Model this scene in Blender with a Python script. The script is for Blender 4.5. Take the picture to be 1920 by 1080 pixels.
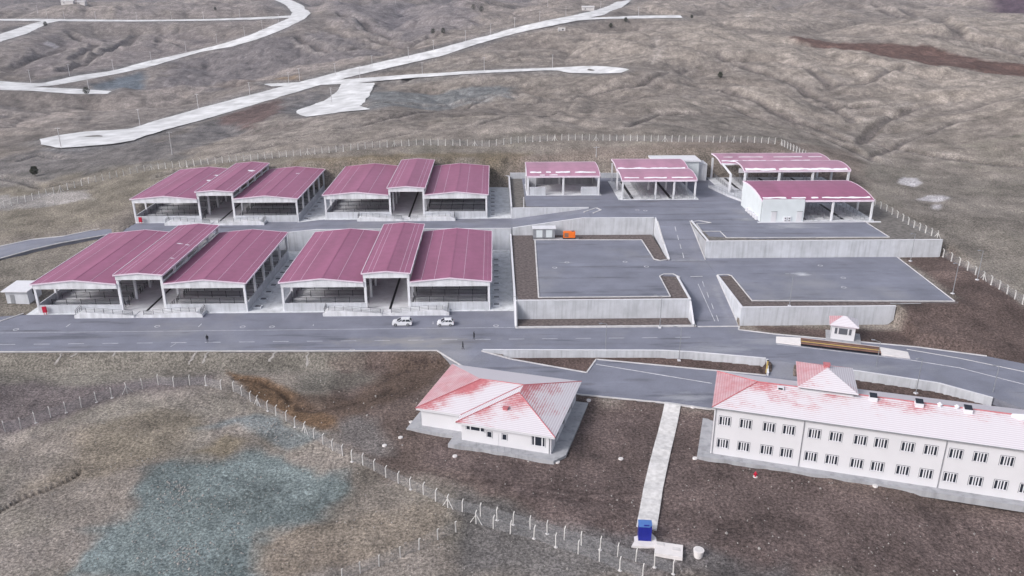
import bpy, math, random
import numpy as np
from mathutils import Vector
random.seed(5)
R = math.radians
D = bpy.data
for o in list(D.objects): D.objects.remove(o)
scene = bpy.context.scene
COL = scene.collection
# ------------------------------------------------------------------ camera
FPX, PITCH, YAW, CH = 1503.0, R(20.6), R(1.25), 70.0
cam = D.cameras.new("camera"); camo = D.objects.new("camera", cam); COL.objects.link(camo)
cam.sensor_width = 36; cam.lens = FPX / 1920 * 36
cam.clip_start = 1; cam.clip_end = 30000
camo.location = (0, 0, CH); camo.rotation_euler = (math.pi / 2 - PITCH, 0, -YAW)
scene.camera = camo
# ------------------------------------------------------------------ light
w = D.worlds.new("World"); scene.world = w; w.use_nodes = True
nt = w.node_tree; bg = nt.nodes["Background"]
sky = nt.nodes.new("ShaderNodeTexSky"); sky.sky_type = 'NISHITA'; sky.sun_disc = False
SUN_EL, SUN_AZ = R(36), R(238)          # azimuth clockwise from +Y
sky.sun_elevation = SUN_EL; sky.sun_rotation = SUN_AZ
sky.air_density = 1.0; sky.dust_density = 4.0; sky.ozone_density = 1.5
hs = nt.nodes.new("ShaderNodeHueSaturation"); hs.inputs['Saturation'].default_value = 0.42
nt.links.new(sky.outputs[0], hs.inputs['Color']); nt.links.new(hs.outputs[0], bg.inputs[0])
bg.inputs[1].default_value = 0.14
sl = D.lights.new("sun", 'SUN'); so = D.objects.new("sun", sl); COL.objects.link(so)
sl.energy = 1.25; sl.angle = R(11); sl.color = (1, .965, .93)
so.rotation_euler = (math.pi / 2 - SUN_EL, 0, -SUN_AZ + math.pi)
so.location = (-40, -40, 200)
scene.view_settings.view_transform = 'Standard'; scene.view_settings.look = 'None'
scene.view_settings.exposure = 0.60; scene.view_settings.gamma = 1
try:
    scene.cycles.max_bounces = 6; scene.cycles.transparent_max_bounces = 16
except Exception: pass

# ------------------------------------------------------------------ pixel -> ray
def ray(px, py):
    a = (px - 960) / FPX; b = -(py - 540) / FPX
    y = math.cos(PITCH) + b * math.sin(PITCH); z = -math.sin(PITCH) + b * math.cos(PITCH)
    c, s = math.cos(YAW), math.sin(YAW)
    return np.array((a * c + y * s, -a * s + y * c, z))
def P(px, py, z=0.0):
    d = ray(px, py); t = (z - CH) / d[2]
    return (d[0] * t, d[1] * t)
def P3(px, py, z=0.0):
    q = P(px, py, z); return (q[0], q[1], z)
# ------------------------------------------------------------------ numpy noise
def _hash(ix, iy, s):
    n = (ix.astype(np.int64) * 374761393 + iy.astype(np.int64) * 668265263 + s * 974711) & 0x7fffffff
    n = ((n ^ (n >> 13)) * 1274126177) & 0x7fffffff
    n = (n ^ (n >> 16)) & 0xffff
    return n / 65535.0
def vnoise(x, y, s=0):
    x = np.asarray(x, float); y = np.asarray(y, float)
    ix = np.floor(x); iy = np.floor(y); fx = x - ix; fy = y - iy
    ux = fx * fx * fx * (fx * (fx * 6 - 15) + 10); uy = fy * fy * fy * (fy * (fy * 6 - 15) + 10)
    a = _hash(ix, iy, s); b = _hash(ix + 1, iy, s); c = _hash(ix, iy + 1, s); d = _hash(ix + 1, iy + 1, s)
    return (a + (b - a) * ux + (c - a) * uy + (a - b - c + d) * ux * uy) * 2 - 1
def fbm(x, y, n=4, s=0, g=.5):
    v = 0; a = 1; t = 0
    for i in range(n):
        v = v + a * vnoise(x * 2 ** i + 17.3 * i, y * 2 ** i - 9.1 * i, s + i); t += a; a *= g
    return v / t
def ridged(x, y, n=4, s=0, g=.5):
    v = 0; a = 1; t = 0
    for i in range(n):
        q = 1 - np.abs(vnoise(x * 2 ** i + 5.3 * i, y * 2 ** i + 3.7 * i, s + i)) * 2
        v = v + a * q; t += a; a *= g
    return v / t
def sstep(a, b, x):
    t = np.clip((x - a) / (b - a), 0, 1); return t * t * (3 - 2 * t)
def pdist(x, y, poly):
    """signed distance to polygon, negative inside"""
    x = np.asarray(x, float); y = np.asarray(y, float)
    d = np.full(x.shape, 1e18); ins = np.zeros(x.shape, bool); n = len(poly)
    for i in range(n):
        x0, y0 = poly[i][:2]; x1, y1 = poly[(i + 1) % n][:2]
        ex, ey = x1 - x0, y1 - y0; wx, wy = x - x0, y - y0
        t = np.clip((wx * ex + wy * ey) / (ex * ex + ey * ey + 1e-9), 0, 1)
        d = np.minimum(d, (wx - ex * t) ** 2 + (wy - ey * t) ** 2)
        c = ((y0 > y) != (y1 > y))
        with np.errstate(divide='ignore', invalid='ignore'):
            xi = (x1 - x0) * (y - y0) / (y1 - y0 + 1e-12) + x0
        ins ^= c & (x < xi)
    d = np.sqrt(d); return np.where(ins, -d, d)
# ------------------------------------------------------------------ terrain heights
CP = [(-130,146,-3),(-95,146,-3),(-60,146,-3),(-30,146,-2.8),(-14,147,-2.2),(-100,120,-3.5),(-60,120,-3),(-60,95,-4),
 (-30,95,-4),(0,92,-3),(30,90,-3),(70,85,-4),(-100,80,-3),(0,60,-4),(-50,60,-3),(80,60,-5),(0,30,-5),(0,125,-1.9),(35,125,-1.75),
 (60,105,-2),(20,105,-2.6),(90,100,-2.2),(-25,130,-2.2),(-40,140,-2.7),(110,151,.6),(110,165,4),(120,180,5),(116,195,6.5),
 (120,215,9),(115,240,10),(114,272,15),(130,153,1.5),(150,170,5),(150,210,9),(112,132,-1),(140,125,-2),(130,100,-4),
 (100,290,18.5),(60,291,20),(20,291,19.5),(-20,291,18),(-50,288,17),(-80,282,14),(-106,272,10.5),(-118,250,7.5),(-118,226,5),
 (-118,205,3.2),(-118,185,1),(-135,160,-.2),(-135,190,2),(-150,230,4),(-170,200,2.5),(-170,260,4),(-200,150,-2),(60,215,9),(20,250,9),
 (0,1600,58),(-900,1600,56),(900,1600,62),(0,2600,85),(-1800,2600,80),(1800,2600,90),(0,5000,190),(-4000,5000,170),(4000,5000,200),
 (-400,300,8),(-350,180,2),(-150,100,-3),(-120,50,-3),(300,200,12),(320,320,20),(200,120,0),(150,60,-6),(0,7500,230)]
for q in [(112,275,7),(261,237,4),(372,204,3),(468,180,5),(600,160,8),(57,155,8),(0,165,8),(212,133,8),(350,97,16),(458,68,27),
 (560,28,40),(90,37,36),(0,50,32),(0,10,45),(300,10,46),(700,205,17),(850,210,20),(1100,205,21),(1200,180,22),(1350,200,20),
 (1100,130,20),(880,135,17),(700,165,10),(650,200,10),(700,128,14),(800,108,20),(920,65,32),(1012,40,42),(1130,20,47),(1250,100,30),
 (1400,100,31),(1500,60,38),(1350,30,46),(1700,60,41),(1900,110,30),(1650,180,20),(1600,240,14),(1750,230,17),(1900,200,24),
 (1850,280,14),(1750,320,11),(1900,400,9),(1900,330,11.5),(1800,20,49),(1500,5,51),(1000,5,51),(800,30,42),(750,60,34)]:
    a = P(q[0], q[1], q[2]); CP.append((a[0], a[1], q[2]))
CP = np.array(CP, float)
def warp(x, y):
    yy = np.maximum(y, 25.); return x / (yy + 20) * 1.8, np.log(yy)
_u, _v = warp(CP[:, 0], CP[:, 1])
def _k(r2): return .5 * r2 * np.log(r2 + 1e-9)
def _solve():
    n = len(CP); K = _k((_u[:, None] - _u) ** 2 + (_v[:, None] - _v) ** 2) + np.eye(n) * 2e-3
    Q = np.c_[np.ones(n), _u, _v]; A = np.zeros((n + 3, n + 3)); A[:n, :n] = K; A[:n, n:] = Q; A[n:, :n] = Q.T
    return np.linalg.solve(A, np.r_[CP[:, 2], 0, 0, 0])
_W = _solve()
def tps(x, y):
    u, v = warp(x, y); r = _W[-3] + _W[-2] * u + _W[-1] * v
    for i in range(len(CP)): r = r + _W[i] * _k((u - _u[i]) ** 2 + (v - _v[i]) ** 2)
    return r
# footprint of everything paved: the ground passes beneath it
OFF_U = (math.cos(R(18)), -math.sin(R(18))); OFF_V = (math.sin(R(18)), math.cos(R(18)))
FOOT = [([(-190,151.2),(45,151.2),(45,161),(88,161),(103,163),(104.5,195),(115.5,195),(113,270),(5,270),(-107,268),(-106.5,219),(-107,172),(-190,156)], [0,0,0]),]
LOT = [P(960,673,-1.2), P(1100,699,-1.2), P(1118,674,-1.2), P(1330,694,-1.2), P(1436,704,-1.2), P(1560,722,-1.2),
       P(1500,786,-1.2), P(1340,768,-1.2), P(1250,756,-1.2), P(1087,740,-1.2), P(960,722,-1.2), P(868,690,-1.2)]
_a, _b = P(1300,661), P(1380,668)
YE = _a[1] + (_b[1] - _a[1]) * (44.4 - _a[0]) / (_b[0] - _a[0])
EDGE_S = [(-190,152.0), P(0,660), P(820,657.5), P(1240,657.5), P(1300,661), (44.38, YE)]
CONN_A = [P(1425,660), P(1510,668), P(1505,722,-1.2), P(1430,715,-1.2)]
CONN_B = [P(815,645), P(925,645), P(960,700,-1.2), P(860,700,-1.2)]
MAIN_E = [(44.4,YE),P(1380,668),P(1436,674),P(1500,682),P(1610,697),P(1760,719),P(1860,744),P(1925,770),(118,118),(160,96),(160,112),(130,131),
          P(1990,700),P(1920,682),P(1850,668),P(1720,651),P(1455,627),P(1385,618.5),(53.5,161.03),(44.4,161.03)]
LEVELS = [  # polygon, level function, blend width
 (EDGE_S + [(45,217),(-106,217),(-107,172),(-190,157)], 0.0, 4.0),
 ([(44,161),(88,161),(103,158),(128,140),(126,148),(104,162),(104.5,195),(44,195)], None, 1),
 (MAIN_E, 0.0, 2.2),
 (LOT, -1.2, 3.0),
 ([(-107,217),(5,217),(5,268),(-106,266)], 5.6, 3.0),
 ([(5,217),(115.5,195),(113,269),(5,269)], 9.0, 3.5),
 ([(53.5,161),(88,161),(103,163),(104.5,195),(53.5,195)], 4.5, 5.0),
 ([(44,152),(70,152),(84,149.5),(88.2,152),(87.6,161.6),(53.45,161.6),(53.45,165),(44,165)], .05, .4),
 ([(104.2,184),(116.8,184),(116.8,195.4),(104.2,195.4)], 4.5, 3.0),
 ([P(925,648,0),P(1240,648,0),P(1300,652,0),P(1430,664,0),P(1438,704,-1.2),P(1330,694,-1.2),P(1118,674,-1.2),P(1100,699,-1.2),P(960,673,-1.2)], -1.35, .3),
 ([P(1508,672,0),P(1610,686,0),P(1760,706,0),P(1862,730,0),P(1960,800,-1.8),P(1960,830,-1.8),P(1500,712,-1.2)], -1.6, .4),
]
UNDER = [EDGE_S + [(44.4,161),(88,161),(103,163),(104.5,195),(115.5,195),(113,269.5),(-106,269.5),(-107,217),(-107,172),(-190,157)], MAIN_E + [(30,161.03),(30,150.4)], LOT, CONN_A, CONN_B]
REARROAD_L = [(0,462),(60,449),(120,443),(185,428)]    # upper kerb pixels
REARROAD_R = [(0,485),(60,467),(110,455),(160,452)]
def hsmooth(x, y):
    x = np.asarray(x, float); y = np.asarray(y, float)
    h = tps(x, y)
    for poly, z, bw in LEVELS:
        if z is None: continue
        d = pdist(x, y, poly); t = sstep(0, bw, d)
        h = z * (1 - t) + h * t
    return h
def sample_ray(hf, px, py):
    d = ray(px, py); t = np.exp(np.linspace(math.log(60), math.log(7000), 500))
    g = t * d[2] + CH - hf(t * d[0], t * d[1])
    i = int(np.argmax(g < 0))
    if g[i] >= 0: i = len(t) - 1
    lo, hi = t[max(i - 1, 0)], t[i]
    tt = np.linspace(lo, hi, 40); gg = tt * d[2] + CH - hf(tt * d[0], tt * d[1])
    j = int(np.argmax(gg < 0)); T = tt[j] if gg[j] < 0 else hi
    return float(T * d[0]), float(T * d[1])
def cast(px, py): return sample_ray(hsmooth, px, py)
# far white gravel roads: two edges each, in pixels of the photograph, cast onto the smooth ground
ROADS = [
 ("main", [(75,262),(100,256),(160,247),(240,244),(275,232),(372,204),(480,176),(560,155),(640,134),(720,115),(800,98),(900,70),(960,54),(1030,38),(1090,27),(1130,16),(1165,2),(1172,-4)],
          [(78,272),(110,279),(180,274),(240,268),(300,247),(400,220),(500,190),(590,163),(660,144),(740,125),(820,108),(905,80),(970,62),(1050,46),(1110,34),(1150,24),(1185,4),(1192,-4)], 'gravel'),
 ("spur", [(495,158),(560,155),(640,150),(760,141),(900,133),(1050,127),(1110,124),(1150,126),(1180,131)],
          [(500,163),(570,161),(650,158),(770,147),(900,138),(1040,132),(1060,137),(1130,139),(1165,137)], 'gravel'),
 ("side", [(642,156),(632,172),(612,188),(560,207),(552,213)],
          [(703,156),(694,178),(676,200),(694,206),(640,211),(575,220)], 'gravel'),
 ("left",  [(-10,152),(40,156),(80,157),(140,143),(213,133),(270,117),(325,105),(360,97),(420,82),(470,66),(520,44),(552,30),(540,12),(515,0),(500,-5)],
          [(-10,168),(40,166),(110,160),(150,152),(225,138),(280,126),(335,110),(375,98),(435,88),(490,72),(540,52),(586,28),(565,8),(545,0),(530,-5)], 'gravel'),
 ("leftlow", [(-10,160),(60,164),(140,167),(215,172)], [(-10,169),(60,171),(140,177),(200,177)], 'gravel'),
 ("upper", [(-10,36),(80,36),(250,38),(400,36),(480,33),(556,29)], [(-10,39),(80,40),(250,41),(400,39),(480,37),(556,33)], 'gravel'),
 ("upperleft", [(108,38),(85,38),(50,48),(-10,68)], [(112,40),(90,44),(50,64),(-10,82)], 'gravel'),
 ("upperright", [(1050,36),(1130,33),(1200,30),(1275,29)], [(1050,41),(1130,36),(1200,35),(1280,34)], 'gravel'),
]
def resample(pts, n):
    pts = [np.array(p, float) for p in pts]; L = [0]
    for a, b in zip(pts, pts[1:]): L.append(L[-1] + float(np.linalg.norm(b - a)))
    out = []
    for k in range(n):
        s = L[-1] * k / (n - 1); i = 0
        while i < len(L) - 2 and L[i + 1] < s: i += 1
        f = (s - L[i]) / max(L[i + 1] - L[i], 1e-9); out.append(pts[i] * (1 - f) + pts[i + 1] * f)
    return out
ROADW = []
for nm, l, r, m in ROADS:
    l = resample(l, 34); r = resample(r, 34)
    ROADW.append((nm, [cast(*p) for p in l], [cast(*p) for p in r], m))
RP = [a + b[::-1] for _, a, b, _ in ROADW]
def rdist(x, y):
    d = np.full(np.shape(x), 1e9)
    far = (y > 240)
    if far.any():
        xs, ys = x[far], y[far]; dd = np.full(xs.shape, 1e9)
        for p in RP:
            p = p[::2]
            dd = np.minimum(dd, pdist(xs, ys, p))
        d[far] = dd
    return d
def H(x, y, parts=False):
    x = np.atleast_1d(np.asarray(x, float)); y = np.atleast_1d(np.asarray(y, float))
    h = hsmooth(x, y)
    dfac = np.full(x.shape, 1e9)
    for p in UNDER: dfac = np.minimum(dfac, pdist(x, y, p))
    rd = rdist(x, y)
    m = sstep(2, 30, dfac) * sstep(4, 46, rd)
    far = sstep(250, 420, y)
    wx = x + 14 * fbm(x / 60, y / 60, 3, 40); wy = y + 14 * fbm(x / 60 + 9, y / 60, 3, 41)
    rel = far * (-10 * ridged(wx / 120, wy / 150, 5, 3, .48) + 1)
    s1, s2 = wx * .85 + wy * .52, wx * -.52 + wy * .85
    rt = sstep(-.02, .12, x / (y + 1))
    rel = rel + far * (1 - rt) * -2.8 * ridged(wx / 34 + wy / 90, wy / 66, 4, 12, .5) - far * rt * 3.4 * ridged(s1 / 30, s2 / 130, 4, 13, .5)
    big = sstep(620, 1200, y)
    rel = rel - big * 30 * ridged(wx / 230, wy / 330, 4, 77, .45) + big * 6
    near = sstep(1, 12, dfac)
    small = near * (1 - far) * (.55 * fbm(x / 14, y / 14, 4, 20) + .22 * ridged(x / 5, y / 5, 3, 25)) + .05 * fbm(x / 1.6, y / 1.6, 3, 31)
    right = sstep(105, 150, x) * sstep(225, 300, y)
    rel = rel + right * (1 - far) * 2.0 * ridged(wx / 45, wy / 45, 3, 5)
    # cut banks beside the far roads
    bank = np.exp(-((rd - 9) / 7.) ** 2) * far * 2.2 * vnoise(x / 60, y / 60, 91)
    hh = h + rel * m + small * sstep(0, 8, rd) + bank
    inside = dfac < -2.0
    low = np.where(inside, -2.0, 0)
    hh = np.where(inside, -1.9, hh)
    hh = np.where((dfac >= -2.0) & (dfac < 0.0), h - .25, hh)
    hh = np.where(rd < 0, h - .15, hh)
    if parts: return hh, dfac, rd
    return hh
def at(px, py): 
    return sample_ray(H, px, py)
def at3(px, py):
    q = at(px, py); return (q[0], q[1], float(H(q[0], q[1])[0]))
def hz(x, y): return float(H(x, y)[0])
# ------------------------------------------------------------------ materials
MATS = {}
class NT:
    def __init__(s, name):
        s.m = D.materials.new(name); s.m.use_nodes = True; s.t = s.m.node_tree; s.b = s.t.nodes["Principled BSDF"]
        s.b.inputs['Specular IOR Level'].default_value = .25
        MATS[name] = s.m
    def n(s, kind, **kw):
        q = s.t.nodes.new(kind)
        for k, v in kw.items():
            if k in q.inputs.keys() if isinstance(k, str) else False: q.inputs[k].default_value = v
            else: setattr(q, k, v)
        return q
    def l(s, a, b): s.t.links.new(a, b)
    def pos(s):
        return s.n("ShaderNodeNewGeometry").outputs['Position']
    def scaled(s, vec, sc):
        q = s.n("ShaderNodeMapping"); q.inputs['Scale'].default_value = sc; s.l(vec, q.inputs[0]); return q.outputs[0]
    def noise(s, vec, scale, detail=4, rough=.55):
        q = s.n("ShaderNodeTexNoise"); q.inputs['Scale'].default_value = scale; q.inputs['Detail'].default_value = detail
        q.inputs['Roughness'].default_value = rough; s.l(vec, q.inputs['Vector']); return q.outputs['Fac']
    def ramp(s, fac, stops):
        q = s.n("ShaderNodeValToRGB"); e = q.color_ramp.elements
        while len(e) < len(stops): e.new(.5)
        for i, (p, c) in enumerate(stops):
            e[i].position = p; e[i].color = (c if isinstance(c, tuple) else (c, c, c)) + (1,)
        s.l(fac, q.inputs[0]); return q.outputs[0]
    def mix(s, a, b, fac, mode='MIX'):
        q = s.n("ShaderNodeMix"); q.data_type = 'RGBA'; q.blend_type = mode
        for v, i in ((fac, 0), (a, 6), (b, 7)):
            if isinstance(v, (int, float)): q.inputs[i].default_value = v
            elif isinstance(v, tuple): q.inputs[i].default_value = v + (1,)
            else: s.l(v, q.inputs[i])
        return q.outputs[2]
    def bump(s, fac, strength=.3, dist=.05):
        q = s.n("ShaderNodeBump"); q.inputs['Strength'].default_value = strength; q.inputs['Distance'].default_value = dist
        s.l(fac, q.inputs['Height']); s.l(q.outputs[0], s.b.inputs['Normal'])
def simple(name, c, rough=.7, var=.12, sc=.8, metal=0, streak=None):
    k = NT(name); p = k.pos(); f = k.noise(p, sc, 5)
    lo = tuple(x * (1 - var) for x in c); hi = tuple(min(1, x * (1 + var)) for x in c)
    col = k.ramp(f, [(.3, lo), (.7, hi)])
    if streak:
        f2 = k.noise(k.scaled(p, streak), 1.0, 4); col = k.mix(col, k.ramp(f2, [(.35, .72), (.62, 1.0)]), .8, 'MULTIPLY')
    k.l(col, k.b.inputs['Base Color']); k.b.inputs['Roughness'].default_value = rough; k.b.inputs['Metallic'].default_value = metal
    return k.m
def mk_terrain():
    k = NT("terrain"); p = k.pos()
    at_ = k.n("ShaderNodeAttribute"); at_.attribute_name = "col"
    f1 = k.noise(p, 2.3, 4, .75); f2 = k.noise(p, .12, 6, .6); f3 = k.noise(k.scaled(p, (.02, .07, .3)), 1, 7, .65); f5 = k.noise(k.scaled(p, (.4, .16, .3)), 1, 6, .7)
    far_ = k.n('ShaderNodeSeparateXYZ'); k.l(p, far_.inputs[0]); fr_ = k.n('ShaderNodeMapRange'); fr_.inputs[1].default_value = 230; fr_.inputs[2].default_value = 330; fr_.inputs[4].default_value = 1.0; k.l(far_.outputs[1], fr_.inputs[0])
    c = k.mix(at_.outputs[0], k.ramp(f1, [(.34, .38), (.5, .95), (.66, 1.75)]), .95, 'MULTIPLY')
    f0 = k.noise(p, 5.0, 4, .7); c = k.mix(c, k.ramp(f0, [(.3, .68), (.5, .98), (.7, 1.4)]), .9, 'MULTIPLY')
    c = k.mix(c, k.ramp(f2, [(.32, .6), (.5, .98), (.68, 1.35)]), .8, 'MULTIPLY')
    c = k.mix(c, k.ramp(f3, [(.35, .82), (.65, 1.18)]), .8, 'MULTIPLY')
    c = k.mix(c, k.mix(c, k.ramp(f5, [(.3, .62), (.48, .97), (.68, 1.38)]), 1.0, 'MULTIPLY'), fr_.outputs[0])
    v = k.n("ShaderNodeTexVoronoi"); v.inputs['Scale'].default_value = 1.6; k.l(p, v.inputs['Vector'])
    st = k.ramp(v.outputs['Distance'], [(.07, 1.), (.13, 0.)])
    f4 = k.noise(p, .35, 3)
    st2 = k.mix(st, k.ramp(f4, [(.48, 0.), (.62, .8)]), 1.0, 'MULTIPLY')
    c = k.mix(c, (.24, .225, .22), st2)
    k.l(c, k.b.inputs['Base Color']); k.b.inputs['Roughness'].default_value = .95; k.b.inputs['Specular IOR Level'].default_value = .1
    k.bump(k.noise(p, .7, 8, .7), .55, .6); return k.m
def k_half(k, x):
    m_ = k.n("ShaderNodeMath", operation='MULTIPLY'); m_.inputs[1].default_value = .3333; k.l(x, m_.inputs[0]); return m_.outputs[0]
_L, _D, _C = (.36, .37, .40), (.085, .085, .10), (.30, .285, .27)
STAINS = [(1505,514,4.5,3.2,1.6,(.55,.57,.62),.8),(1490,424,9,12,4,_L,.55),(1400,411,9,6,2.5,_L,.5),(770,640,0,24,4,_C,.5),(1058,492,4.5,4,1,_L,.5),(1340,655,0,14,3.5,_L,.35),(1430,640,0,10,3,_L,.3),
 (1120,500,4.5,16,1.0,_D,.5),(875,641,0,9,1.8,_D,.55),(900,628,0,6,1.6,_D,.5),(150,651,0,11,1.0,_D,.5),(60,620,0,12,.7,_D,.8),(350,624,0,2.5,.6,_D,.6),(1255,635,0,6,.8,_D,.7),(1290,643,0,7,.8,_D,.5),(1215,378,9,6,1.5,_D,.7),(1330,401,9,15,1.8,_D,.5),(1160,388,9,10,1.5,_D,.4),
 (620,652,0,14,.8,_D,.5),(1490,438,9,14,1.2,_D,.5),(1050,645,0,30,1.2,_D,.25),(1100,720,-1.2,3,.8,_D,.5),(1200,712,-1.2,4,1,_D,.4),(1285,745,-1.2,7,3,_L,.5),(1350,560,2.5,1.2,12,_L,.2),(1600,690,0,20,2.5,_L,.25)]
def mk_asphalt(name="asphalt", c=(.178, .186, .236)):
    k = NT(name); p = k.pos()
    f = k.noise(p, .15, 6, .6); g = k.noise(k.scaled(p, (.04, .35, .3)), 1, 5, .6)
    col = k.ramp(f, [(.3, tuple(x * .86 for x in c)), (.7, tuple(x * 1.16 for x in c))])
    col = k.mix(col, k.ramp(g, [(.34, .62), (.41, .94), (.6, 1.0), (.7, 1.15)]), .9, 'MULTIPLY')
    g2 = k.noise(k.scaled(p, (.12, .9, .3)), 1, 6, .65); col = k.mix(col, k.ramp(g2, [(.3, .6), (.36, .96), (.66, 1.0), (.72, 1.2)]), .7, 'MULTIPLY')
    d = k.noise(p, .045, 5, .6)
    col = k.mix(col, (.25, .25, .27), k.ramp(d, [(.52, 0.), (.7, .6)]))
    col = k.mix(col, k.ramp(k.noise(p, 4, 3), [(.3, .88), (.7, 1.1)]), .7, 'MULTIPLY')
    if name == "asphalt":
        nz = k.noise(k.scaled(p, (.25, .8, .3)), 1, 6, .7)
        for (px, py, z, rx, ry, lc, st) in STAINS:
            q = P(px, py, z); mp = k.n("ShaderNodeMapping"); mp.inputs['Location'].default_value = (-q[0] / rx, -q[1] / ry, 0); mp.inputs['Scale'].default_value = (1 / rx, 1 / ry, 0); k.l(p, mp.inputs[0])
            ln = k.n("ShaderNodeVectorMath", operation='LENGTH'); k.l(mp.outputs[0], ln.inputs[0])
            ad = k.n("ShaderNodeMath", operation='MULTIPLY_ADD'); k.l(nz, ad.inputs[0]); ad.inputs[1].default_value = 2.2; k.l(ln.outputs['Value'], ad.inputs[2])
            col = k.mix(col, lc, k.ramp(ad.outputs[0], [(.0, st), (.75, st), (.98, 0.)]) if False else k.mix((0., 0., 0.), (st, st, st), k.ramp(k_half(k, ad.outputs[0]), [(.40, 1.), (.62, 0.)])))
    k.l(col, k.b.inputs['Base Color']); k.b.inputs['Roughness'].default_value = .75; return k.m
def mk_concrete(name, c, st=(.45, .45, .05), amt=.75):
    k = NT(name); p = k.pos()
    col = k.ramp(k.noise(p, .3, 6, .6), [(.3, tuple(x * .85 for x in c)), (.7, tuple(x * 1.1 for x in c))])
    col = k.mix(col, k.ramp(k.noise(k.scaled(p, st), 1.6, 5, .65), [(.33, .62), (.5, .95), (.7, 1.05)]), amt, 'MULTIPLY')
    k.l(col, k.b.inputs['Base Color']); k.b.inputs['Roughness'].default_value = .85
    k.bump(k.noise(p, 3, 4), .2, .02); return k.m
def mk_snowroof():
    k = NT("red_tile_snow"); uv = k.n("ShaderNodeUVMap"); uv.uv_map = "slope"
    p = k.pos(); sep = k.n("ShaderNodeSeparateXYZ"); k.l(uv.outputs[0], sep.inputs[0])
    mt = k.n("ShaderNodeMath", operation='MULTIPLY'); mt.inputs[1].default_value = 2.4; k.l(sep.outputs[1], mt.inputs[0])
    fr = k.n("ShaderNodeMath", operation='FRACT'); k.l(mt.outputs[0], fr.inputs[0])
    step = k.ramp(fr.outputs[0], [(.0, 0.), (.25, .25), (.8, 1.), (1., 0.)])
    red = k.ramp(k.noise(p, 1.5, 4), [(.3, (.36, .105, .125)), (.7, (.46, .16, .18))])
    uvs = k.scaled(uv.outputs[0], (.09, .13, 1))
    n1 = k.noise(uvs, 1.7, 5, .6)
    att = k.n("ShaderNodeAttribute"); att.attribute_name = "snow"
    a1 = k.n("ShaderNodeMath", operation='ADD'); k.l(n1, a1.inputs[0]); k.l(att.outputs['Fac'], a1.inputs[1])
    a2 = k.n("ShaderNodeMath", operation='MULTIPLY_ADD'); k.l(step, a2.inputs[0]); a2.inputs[1].default_value = -.16; k.l(a1.outputs[0], a2.inputs[2])
    fine = k.n("ShaderNodeMath", operation='MULTIPLY_ADD'); k.l(k.noise(p, 3, 4), fine.inputs[0]); fine.inputs[1].default_value = .22; k.l(a2.outputs[0], fine.inputs[2])
    snow = k.ramp(fine.outputs[0], [(.52, 0.), (.6, .35), (.72, 1.)])
    fl = k.n('ShaderNodeMath', operation='LESS_THAN'); fl.inputs[1].default_value = -1.; k.l(att.outputs['Fac'], fl.inputs[0])
    thin = k.ramp(k.noise(p, .35, 5, .6), [(.3, .22), (.7, .62)]); thin = k.mix(thin, k.ramp(step, [(0., 1.), (1., .72)]), 1.0, 'MULTIPLY')
    snow = k.mix(snow, thin, fl.outputs[0])
    c = k.mix(red, k.mix((.61, .595, .635), (.46, .41, .47), step), snow)
    k.l(c, k.b.inputs['Base Color']); k.b.inputs['Roughness'].default_value = .6
    k.bump(step, .4, .05); return k.m
def mk_purple(name='purple_sheet', c=(.27, .096, .172)):
    k = NT(name); p = k.pos(); tc = k.n("ShaderNodeTexCoord").outputs['Object']
    col = k.ramp(k.noise(k.scaled(tc, (.22, .03, .1)), 1, 4), [(.3, tuple(x * .88 for x in c)), (.7, tuple(x * 1.12 for x in c))])
    wv = k.n("ShaderNodeTexWave"); wv.bands_direction = 'Y'; wv.inputs['Scale'].default_value = .55; wv.inputs['Distortion'].default_value = 0; k.l(tc, wv.inputs['Vector'])
    col = k.mix(col, k.ramp(wv.outputs['Fac'], [(0., .93), (1., 1.04)]), .6, 'MULTIPLY')
    col = k.mix(col, k.ramp(k.noise(p, .5, 5), [(.3, .9), (.7, 1.08)]), .8, 'MULTIPLY')
    k.l(col, k.b.inputs['Base Color']); k.b.inputs['Roughness'].default_value = .5; return k.m
def mk_veil():
    k = NT("wire_veil"); t = k.n("ShaderNodeBsdfTransparent"); mx = k.n("ShaderNodeMixShader"); mx.inputs[0].default_value = .14
    k.b.inputs['Base Color'].default_value = (.42, .43, .47, 1)
    k.l(t.outputs[0], mx.inputs[1]); k.l(k.b.outputs[0], mx.inputs[2]); k.l(mx.outputs[0], k.t.nodes['Material Output'].inputs[0]); return k.m
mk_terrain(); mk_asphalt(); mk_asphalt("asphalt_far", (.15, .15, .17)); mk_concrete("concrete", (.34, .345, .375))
mk_concrete("wall_concrete", (.50, .515, .565), (.9, .9, .06), .55); mk_concrete("yard", (.60, .62, .66), (.5, .35, .4), .7); mk_concrete("floor_concrete", (.62, .635, .68), (.2, .35, .3), .5)
mk_snowroof(); mk_purple(); mk_purple('faded_sheet', (.36, .19, .27)); mk_veil()
simple("precast", (.68, .69, .74), .7, .08, .6, streak=(.8, .8, .1)); simple("white_wall", (.57, .565, .605), .7, .03, .3)
simple("trim_pink", (.66, .56, .66), .6, .08); simple("trim_white", (.60, .60, .65), .6, .05); simple("snow", (.74, .74, .80), .6, .04, 2)
simple("kerb", (.50, .49, .51), .8, .15, .7); simple("marking", (.46, .46, .50), .7, .3, .9); simple("dark_metal", (.03, .032, .042), .5, .2)
simple("galv", (.28, .29, .32), .45, .1, 2, .3); simple("black", (.008, .008, .012), .6, .1); simple("glass", (.02, .024, .035), .12, .1)
simple("window_grey", (.09, .095, .115), .3, .1); simple("gravel", (.61, .61, .635), .9, .2, .12, streak=(.12, .05, .05))
simple("post", (.50, .49, .49), .85, .12, 3); simple("pole", (.42, .41, .43), .8, .1, 2); simple("red_paint", (.42, .012, .04), .45, .08)
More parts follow.
